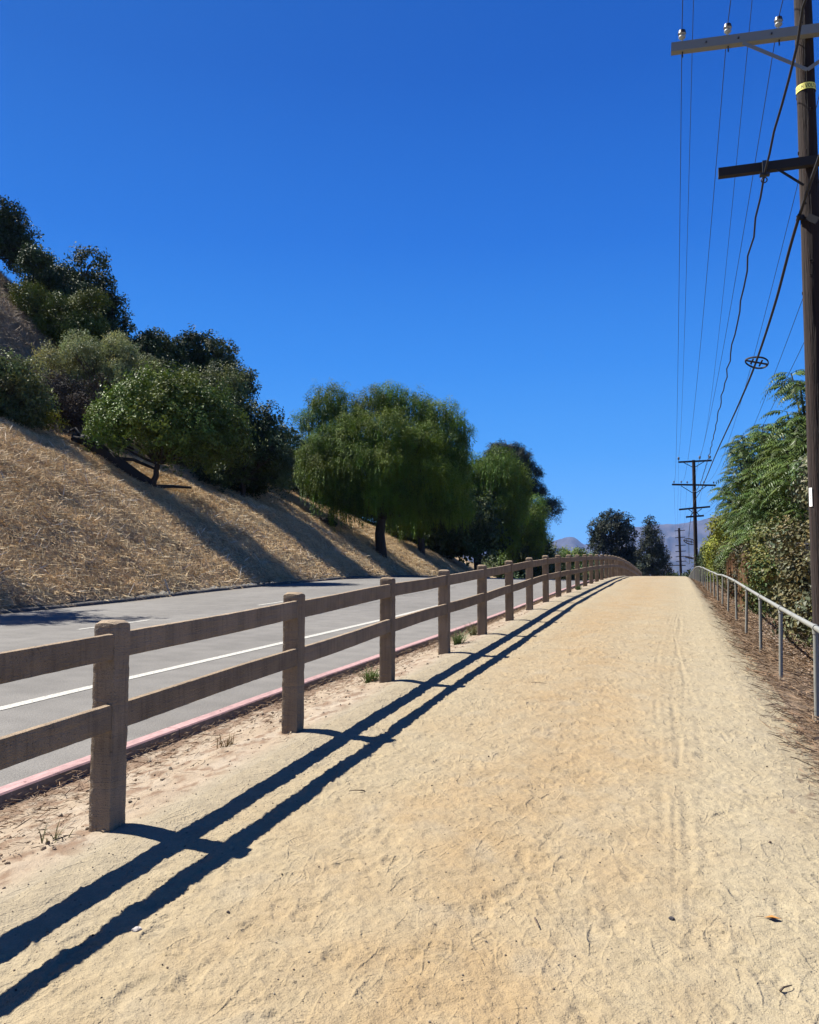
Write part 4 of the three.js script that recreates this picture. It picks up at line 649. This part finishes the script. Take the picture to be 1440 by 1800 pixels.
// ------------------------------------------------------------------ right side: tree of heaven, thicket, vines
function heaven(label, l, s, o) {
  const R = mulberry(o.seed), t = thing('tree_of_heaven', label, 'tree', at(l, s, -.1), 'thicket behind the railing'), gs = [], list = [];
  gs.push(tube([V(0, -.2, 0), V(.05, o.h * .3, .05), V(-.05, o.h * .55, 0)], .07, .05, 7));
  for (const [x, y, z] of o.tips) {
    gs.push(tube([V(0, o.h * .3, 0), V(x * .45, y * .72, z * .45), V(x, y, z)], .035, .012, 5));
    const n = 9 + Math.floor(R() * 4), tone = .8 + .4 * R(), hue = R(), a0 = R() * 6.28;
    for (let i = 0; i < n; i++) { const a = a0 + i * 2.4, e = new THREE.Euler(-.05 - .65 * R() + .45, a, 0, 'YXZ'), dy = -.05 * i; list.push({ p: V(x, y + dy * .8, z), q: new THREE.Quaternion().setFromEuler(e), k: .8 + .4 * R(), tone, hue }); }
  }
  mesh('trunk', merge(gs), barkGrey, t); foliage(t, 'crown', FROND, LEAF.ailanthus, list, tinter(R, .4, .2)); return t;
}
const tipsIn = (seed, n, boxes) => { const R = mulberry(seed), out = []; for (let i = 0; i < n; i++) { const [x0, x1, y0, y1, z0, z1] = boxes[i % boxes.length]; out.push([lerp(x0, x1, R()), lerp(y0, y1, R()), lerp(z0, z1, R())]); } return out; };
heaven('tree of heaven with feathery drooping leaves reaching toward the cables', 2.7, 31, { seed: 701, h: 6, tips: tipsIn(71, 130, [[-1.0, .9, 3.4, 4.9, -1.5, 1.8], [-.7, 1.6, 4.3, 5.9, -1.5, 1.6], [-1.0, .5, 2.4, 3.8, -1.2, 2.6], [.0, 1.8, 3, 5.4, -1, 2.6], [-.9, .6, 1.8, 2.8, -1, 2.6]]) });
heaven('tall tree of heaven beside the near pole', 3.1, 20.3, { seed: 702, h: 6, tips: tipsIn(72, 90, [[-.75, .9, 3.6, 4.9, -1.0, 1.2], [-.4, .9, 4.4, 5.9, -.8, 1.0], [-.7, .8, 2.2, 4, -1.0, 1.6], [-.9, .3, 3.2, 4.2, .0, 1.8]]) });
heaven('tree of heaven in the middle of the thicket', 3.0, 25.5, { seed: 703, h: 5.6, tips: tipsIn(73, 80, [[-.9, 1.0, 3.0, 4.6, -1.2, 1.2], [-.6, 1.0, 4.0, 5.3, -1.0, 1.0], [-.9, .6, 2.0, 3.4, -1.2, 1.4]]) });
const GT = 'thicket behind the railing';
tree('vine_shrub', 'tangled grey-green vine thicket left of the near pole', 'shrub', 2.75, 16.2, { seed: 31, w: 1.9, h: 3.0, d: 5, n: 36, r: .06, dens: 26, shapes: SPRIG.vine, mat: LEAF.vineGrey, k: .95, base: 0, gap: .2, vary: .8, warm: .4, group: GT });
tree('vine_shrub', 'shaded vine thicket hugging the near pole', 'shrub', 2.75, 12.6, { seed: 32, w: 1.7, h: 2.9, d: 4, n: 28, r: .06, dens: 24, shapes: SPRIG.vine, mat: LEAF.vine, k: .95, base: 0, gap: .2, vary: .8, warm: .4, group: GT });
tree('vine_shrub', 'green vine thicket under the tree of heaven', 'shrub', 2.8, 21, { seed: 33, w: 2.1, h: 2.6, d: 6, n: 40, r: .06, dens: 22, shapes: SPRIG.vine, mat: LEAF.vine, k: 1, base: 0, gap: .22, vary: .8, warm: .4, group: GT });
tree('vine_shrub', 'brown-green vine thicket above the hanging dry vines', 'shrub', 2.65, 27, { seed: 34, w: 1.9, h: 2.1, d: 6.5, n: 36, r: .06, dens: 20, shapes: SPRIG.vine, mat: leafMat(.10, .09, .045, .25, .55), k: 1.05, base: 0, gap: .22, vary: .8, warm: .4, group: GT });
tree('vine_shrub', 'olive brush beyond the hanging dry vines', 'shrub', 2.55, 34, { seed: 35, w: 1.8, h: 2.2, d: 7, n: 34, r: .06, dens: 18, shapes: SPRIG.fine, mat: LEAF.vine, k: 1.1, base: 0, gap: .22, vary: .8, warm: .4, group: GT });
tree('yellow_bush', 'yellow-green bush at the far left end of the thicket', 'bush', 2.75, 41.5, { seed: 36, w: 2.2, h: 3.6, d: 6, n: 30, r: .06, dens: 15, shapes: SPRIG.fine, mat: LEAF.yellow, k: 1.2, base: 0, group: GT });
tree('yellow_bush', 'olive bush trailing off toward the second pole', 'bush', 3.1, 50, { seed: 37, w: 2.4, h: 3.2, d: 8, n: 30, r: .06, dens: 12, shapes: SPRIG.fine, mat: LEAF.shrub, k: 1.3, base: 0, group: GT });
tree('yellow_bush', 'green bush behind the second pole', 'bush', 4.2, 62, { seed: 38, w: 4, h: 3.0, d: 8, n: 26, r: .06, dens: 9, shapes: SPRIG.broad, mat: LEAF.oak, k: 1.5, base: 0, group: GT });
{ // dry vines hanging down the chain-link
  const g = [0, 1, 2].map((k) => { const R = mulberry(800 + k), gs = []; for (let i = 0; i < 16; i++) { const x = (R() - .5) * .3, z = (R() - .5) * .35, L = .5 + R() * .9; gs.push(tube([V(x, 0, z), V(x + (R() - .5) * .14, -L * .5, z + (R() - .5) * .14), V(x + (R() - .5) * .2, -L, z + (R() - .5) * .2)], .008, .003, 3, false)); } const q = merge(gs); q.deleteAttribute('uv'); return q; });
  for (const [s0, s1, n, label, seed] of [[22.2, 23.7, 60, 'wide curtain of rust-brown dead vines on the chain-link fence', 81], [27, 29.2, 55, 'second curtain of rust-brown dead vines farther along the fence', 82]]) {
    const R = mulberry(seed), o0 = at(1.86, (s0 + s1) / 2), t = thing('dead_vines', label, 'dead vines', o0, GT), list = [];
    for (let i = 0; i < n; i++) { const s = lerp(s0, s1, R()), p = at(1.72 + R() * .16, s,   .55 + .95 * R() * (1 - .4 * Math.abs((s - s0) / (s1 - s0) - .5))).sub(o0); list.push({ p, q: new THREE.Quaternion().setFromAxisAngle(UP, R() * 6.28), k: .6 + .5 * R(), tone: .7 + .6 * R(), hue: R() }); }
    foliage(t, 'strand', g, dry(.24, .135, .06), list, tinter(R, .4, .3));
  }
}

// ------------------------------------------------------------------ straw and litter (uncountable)
function blades(seed, n, rad, len, wid, lift) {
  const R = mulberry(seed), pos = [], idx = [];
  for (let i = 0; i < n; i++) { const a = R() * 6.283, d = V(Math.cos(a), lift * (R() - .15) , Math.sin(a)).normalize(), b = V((R() - .5) * 2 * rad, .01 + .05 * R(), (R() - .5) * 2 * rad), L = len * (.4 + .9 * R()), w = wid * (.6 + .7 * R()), sd = d.clone().cross(unit(R)).normalize(), k = pos.length / 3, bend = V(0, -.12 * L * R(), 0); for (const [t, q] of [[0, .8], [.5, 1], [1, .35]]) for (const e of [-1, 1]) { const p = b.clone().addScaledVector(d, L * t).addScaledVector(sd, e * w * q / 2).addScaledVector(bend, t * t); pos.push(p.x, p.y, p.z); } for (let j = 0; j < 2; j++) { const o = k + j * 2; idx.push(o, o + 1, o + 2, o + 1, o + 3, o + 2); } }
  const g = geo(pos, idx).toNonIndexed(); g.computeVertexNormals(); return g;
}
function strew(name, label, category, shapes, material, n, place, seed, tintRange = .6) {
  const R = mulberry(seed), list = []; for (let i = 0; i < n; i++) { const e = place(R, i); if (e) list.push(e); }
  shapes.forEach((g, k) => { const mine = list.filter((_, i) => i % shapes.length === k); const o = shade(new THREE.InstancedMesh(g, material, mine.length)); o.name = numbered(name); o.userData.kind = 'stuff'; tag(o, label, category); mine.forEach((e, i) => { o.setMatrixAt(i, M4.compose(e.p, e.q, S3.setScalar(e.k))); const b = 1 - tintRange / 2 + tintRange * R(), w = (R() - .5) * .2; o.setColorAt(i, new THREE.Color().setRGB(b * (1 + w), b, b * (1 - w))); }); scene.add(o); });
}
const slopeQ = (l, s, R) => { const e = .3, nx = land(l - e, s) - land(l + e, s), nz = land(l, s + e) - land(l, s - e), n = V(nx / (2 * e), 1, nz / (2 * e)).normalize(); return new THREE.Quaternion().setFromUnitVectors(UP, n).multiply(new THREE.Quaternion().setFromAxisAngle(UP, R() * 6.283)); };
const straw = dry(.84, .64, .36), strawPale = dry(.98, .84, .60), strawBrown = dry(.46, .31, .16);
const onBank = (R) => { const l = -17.95 - Math.pow(R(), .9) * 13.3, s = 12 + Math.pow(R(), 1.25) * 66; if (fbm(l * .8, s * .8, 3) > .33 && R() < .7) return null; return { p: at(l, s, -.01), q: slopeQ(l, s, R), k: .8 + .5 * R() }; };
strew('dry_straw', 'matted dry straw covering the cut bank', 'straw', [blades(901, 30, .42, .32, .010, .8), blades(902, 28, .45, .36, .010, 1.0)], straw, 26000, onBank, 91);
strew('brown_straw', 'brown dead grass mixed through the bank', 'dead grass', [blades(903, 24, .4, .28, .014, .6)], strawBrown, 9000, onBank, 92);
strew('pale_stalks', 'pale broken stalks lying on the bank', 'stalks', [blades(904, 3, .6, .5, .016, .9), blades(905, 2, .5, .62, .016, 1.1)], strawPale, 3600, onBank, 93);
strew('hill_grass', 'dry grass on the upper hillside', 'dead grass', [blades(906, 20, .5, .45, .02, 1.4)], dry(.36, .27, .16), 9000, (R) => { const l = -31 - R() * 26, s = 25 + R() * 50; return { p: at(l, s, -.02), q: slopeQ(l, s, R), k: .9 + .6 * R() }; }, 94);
strew('verge_litter', 'dry twigs and grass bits on the dirt verge', 'litter', [blades(907, 9, .12, .07, .0035, .5), blades(908, 8, .15, .05, .004, .4)], dry(.27, .175, .095), 2600, (R) => { const s = 1.3 + Math.pow(R(), 1.4) * 30, l = lerp(LKERB + .03, -3.25, Math.pow(R(), 1.7)); if (fbm(l * 4.2, s * 3.4 + 8, 3) + .45 * ss(-4.0, -4.6, l) < .02 && R() < .85) return null; return { p: at(l, s, .004), q: slopeQ(l, s, R), k: .7 + .8 * R() }; }, 95);
strew('needle_litter', 'brown needle litter under the railing', 'litter', [blades(909, 16, .14, .13, .004, .35), blades(910, 14, .16, .11, .005, .5)], dry(.26, .165, .09), 6000, (R) => { const s = 3 + Math.pow(R(), 1.3) * 42, l = lerp(.85, 2.5, Math.pow(R(), .75)); return { p: at(l, s, .004), q: slopeQ(l, s, R), k: .7 + .8 * R() }; }, 96);
strew('leaf_litter', 'pale fallen leaves along the chain-link foot', 'litter', [sprig(911, 10, .12, .055, .035, 2.2)], dry(.36, .27, .2), 1700, (R) => { const s = 8 + Math.pow(R(), 1.3) * 34, l = lerp(1.35, 2.5, Math.pow(R(), .6)); return { p: at(l, s, .0), q: slopeQ(l, s, R), k: .6 + .6 * R() }; }, 97);
function stoneGeo(seed) { const g = new THREE.IcosahedronGeometry(1, 2), p = g.attributes.position, o = seed * 3.7; for (let i = 0; i < p.count; i++) { const v = V(p.getX(i), p.getY(i), p.getZ(i)), k = 1 + .28 * n3(v.x * 1.1 + o, v.y * 1.1, v.z * 1.1) + .1 * n3(v.x * 3 + o, v.y * 3, v.z * 3); v.multiplyScalar(k); p.setXYZ(i, v.x, v.y * .65, v.z * .85); } g.computeVertexNormals(); return g; }
const stones = [1, 2, 3].map(stoneGeo);
const gritMat = new THREE.MeshStandardMaterial({ color: lin(.34, .27, .185), roughness: 1 });
strew('trail_grit', 'loose grit scattered over the trail', 'gravel', stones.slice(0, 2), gritMat, 6500, (R) => { const s = 1.2 + Math.pow(R(), 1.6) * 16, l = R() < .35 ? rr(-3.1, -2.2) : -2.9 + R() * 3.9, k = .0018 + .004 * Math.pow(R(), 4); return { p: at(l, s, l > -2.9 ? trailRelief(l, s) + k * .3 : k * .3), q: turnTo(unit(R), R), k }; }, 98, .6);
strew('verge_pebbles', 'pebbles on the dirt verge', 'gravel', [stones[2]], gritMat, 1500, (R) => { const s = 1.3 + Math.pow(R(), 1.5) * 22, l = lerp(LKERB + .05, -3, R()), k = .004 + .014 * Math.pow(R(), 5); return { p: at(l, s, k * .3), q: turnTo(unit(R), R), k }; }, 99, .8);
strew('dark_seeds', 'small dark seeds and clods dotted on the trail', 'debris', [stones[1]], new THREE.MeshStandardMaterial({ color: lin(.07, .05, .04), roughness: 1 }), 170, (R) => { const s = 1.4 + Math.pow(R(), 1.4) * 18, l = -2.6 + R() * 3.5, k = .003 + .006 * Math.pow(R(), 3); return { p: at(l, s, trailRelief(l, s) + k * .3), q: turnTo(unit(R), R), k }; }, 100);

// ------------------------------------------------------------------ single small things
const trailAt = (l, s, dy = 0) => at(l, s, trailRelief(l, s) + dy);
function stone(label, l, s, k, c, v = 0) { const o = mesh('stone', stones[v], new THREE.MeshStandardMaterial({ color: lin(...c), roughness: .95 }), scene); o.position.copy(l > -2.9 ? trailAt(l, s, k * .3) : at(l, s, k * .3)); o.scale.setScalar(k); o.rotation.y = l * 7; tag(o, label, 'stone', 'stones on the trail and verge'); }
stone('white pebble at the edge of the fence shadow, lower left', -2.2, 3.06, .022, [.55, .5, .45]);
stone('brown stone on the dirt verge near the second fence post', -3.55, 7.1, .032, [.2, .15, .11], 1);
stone('dark pebble alone on the trail, bottom right of centre', -.043, 3.76, .013, [.05, .045, .05], 2);
{
  const o = thing('fallen_leaf', 'small orange fallen leaf lying on the right of the trail', 'leaf', trailAt(.328, 3.87, .002)), pos = [], idx = []; leaf(pos, idx, V(0, .002, 0), V(1, .06, .1).normalize(), V(0, .1, 1).normalize(), .07, .028, .3); mesh('blade', geo(pos, idx), dry(.5, .22, .04), o); mesh('stalk', tube([V(-.03, .004, .004), V(0, .006, 0)], .001, .0012, 4), dry(.2, .12, .06), o);
}
function twig(label, l, s, len, a) { const p = [0, .35, .7, 1].map((t) => V(Math.cos(a) * len * t + n2(t * 3, l) * .004, .004 + .004 * Math.sin(t * 3), Math.sin(a) * len * t + n2(t * 3, s) * .004)), o = mesh('twig', tube(p, .0045, .002, 5), dry(.13, .09, .06)); o.position.copy(trailAt(l, s)); tag(o, label, 'twig', 'twigs on the trail'); }
twig('short dark twig on the trail right of the third fence post', -1.546, 9.2, .2, .3); twig('thin twig near the crossing of the fence shadows', -1.94, 5.07, .1, 2.7); twig('small twig at the bottom right of the trail', .326, 3.3, .07, -.9); twig('bent twig in the middle of the trail', -.6, 3.6, .09, 1.2);
function tuft(label, l, s, h, n, c) {
  const R = mulberry(Math.round(l * -100 + s * 10)), o = thing('grass_tuft', label, 'grass tuft', at(l, s), 'green weeds by the fence'), pos = [], idx = [];
  for (let i = 0; i < n; i++) { const a = R() * 6.283, lean = .2 + .7 * R(), L = h * (.5 + .6 * R()), w = .009, d = V(Math.cos(a) * lean, 1, Math.sin(a) * lean).normalize(), b = V((R() - .5) * .12, -.01, (R() - .5) * .12), sd = V(-Math.sin(a), 0, Math.cos(a)), k = pos.length / 3; for (const [t, q] of [[0, 1], [.55, .8], [1, .1]]) for (const e of [-1, 1]) { const p = b.clone().addScaledVector(d, L * t).addScaledVector(sd, e * w * q / 2).add(V(Math.cos(a) * t * t * L * .25, -t * t * L * .2, Math.sin(a) * t * t * L * .25)); pos.push(p.x, p.y, p.z); } for (let j = 0; j < 2; j++) { const q = k + j * 2; idx.push(q, q + 1, q + 2, q + 1, q + 3, q + 2); } }
  mesh('blades', geo(pos, idx), leafMat(...c, .35, .6), o);
}
tuft('bright green grass tuft left of the third fence post', -3.43, 9.15, .27, 150, [.14, .21, .05]);
tuft('green grass tuft right of the fourth fence post', -3.225, 12.5, .32, 140, [.13, .19, .06]);
tuft('dry-tipped grass tuft left of the fifth fence post', -3.32, 13.9, .32, 90, [.2, .2, .09]);
tuft('dark green weed low by the tenth fence post', -3.0, 27.3, .25, 120, [.07, .13, .03]);
tuft('tiny weed at the foot of the nearest fence post', -3.32, 3.85, .14, 14, [.17, .16, .07]);
tuft('small dry weed on the verge between the first two posts', -3.567, 6.09, .17, 26, [.24, .17, .08]);
{ // fallen trunk on the bank, with a raised dead stub at the top
  const t = thing('fallen_log', 'blackened fallen trunk lying down the bank beneath the sunlit tree', 'log', at(-25.6, 35.1)), O = t.position, f = (l, s, y) => at(l, s, y).sub(O);
  mesh('trunk', tube([f(-29.4, 34.6, .35), f(-28.7, 34.7, .55), f(-27.8, 34.8, .4), f(-26.8, 34.9, .3), f(-25.9, 35.1, .25), f(-25.2, 35.3, .2)], [.2, .3, .33, .3, .28, .22], 1, 9), darkWood, t);
  for (const q of [[[-28.2, 34.7, .5], [-27.6, 35.4, 1.1], [-26.7, 36, 1.2]], [[-27, 34.9, .4], [-26.2, 35.3, .9], [-25.1, 35.9, .95]], [[-28.9, 34.6, .55], [-29.2, 34.5, .9], [-29.6, 34.5, .55]], [[-28.6, 34.8, .6], [-28.7, 34.9, 1.1]], [[-25, 35.4, .1], [-24.3, 36, .5], [-23.6, 36.6, .9]]]) mesh('branch', tube(q.map((e) => f(...e)), .12, .06, 6), darkWood, t);
}
{ const t = thing('burnt_stump', 'low black stump on the bank left of the weeping tree trunk', 'stump', at(-23.4, 53.4)); mesh('stump', tube([V(-.6, .1, .2), V(-.2, .35, 0), V(.3, .3, -.1), V(.7, .05, -.2)], [.22, .3, .28, .15], 1, 8), darkWood, t); mesh('branch', tube([V(0, .3, 0), V(-.4, .6, .2), V(-.7, .55, .1)], .1, .05, 5), darkWood, t); }
{ const o = mesh('wooden_stake', new THREE.BoxGeometry(.05, .75, .03).translate(0, .3, 0), dry(.6, .55, .45)); o.position.copy(at(-17.7, 26.2, 0)); o.rotation.z = .35; o.rotation.x = .1; tag(o, 'pale leaning stake at the foot of the bank', 'stake'); }

renderer.render(scene, camera);
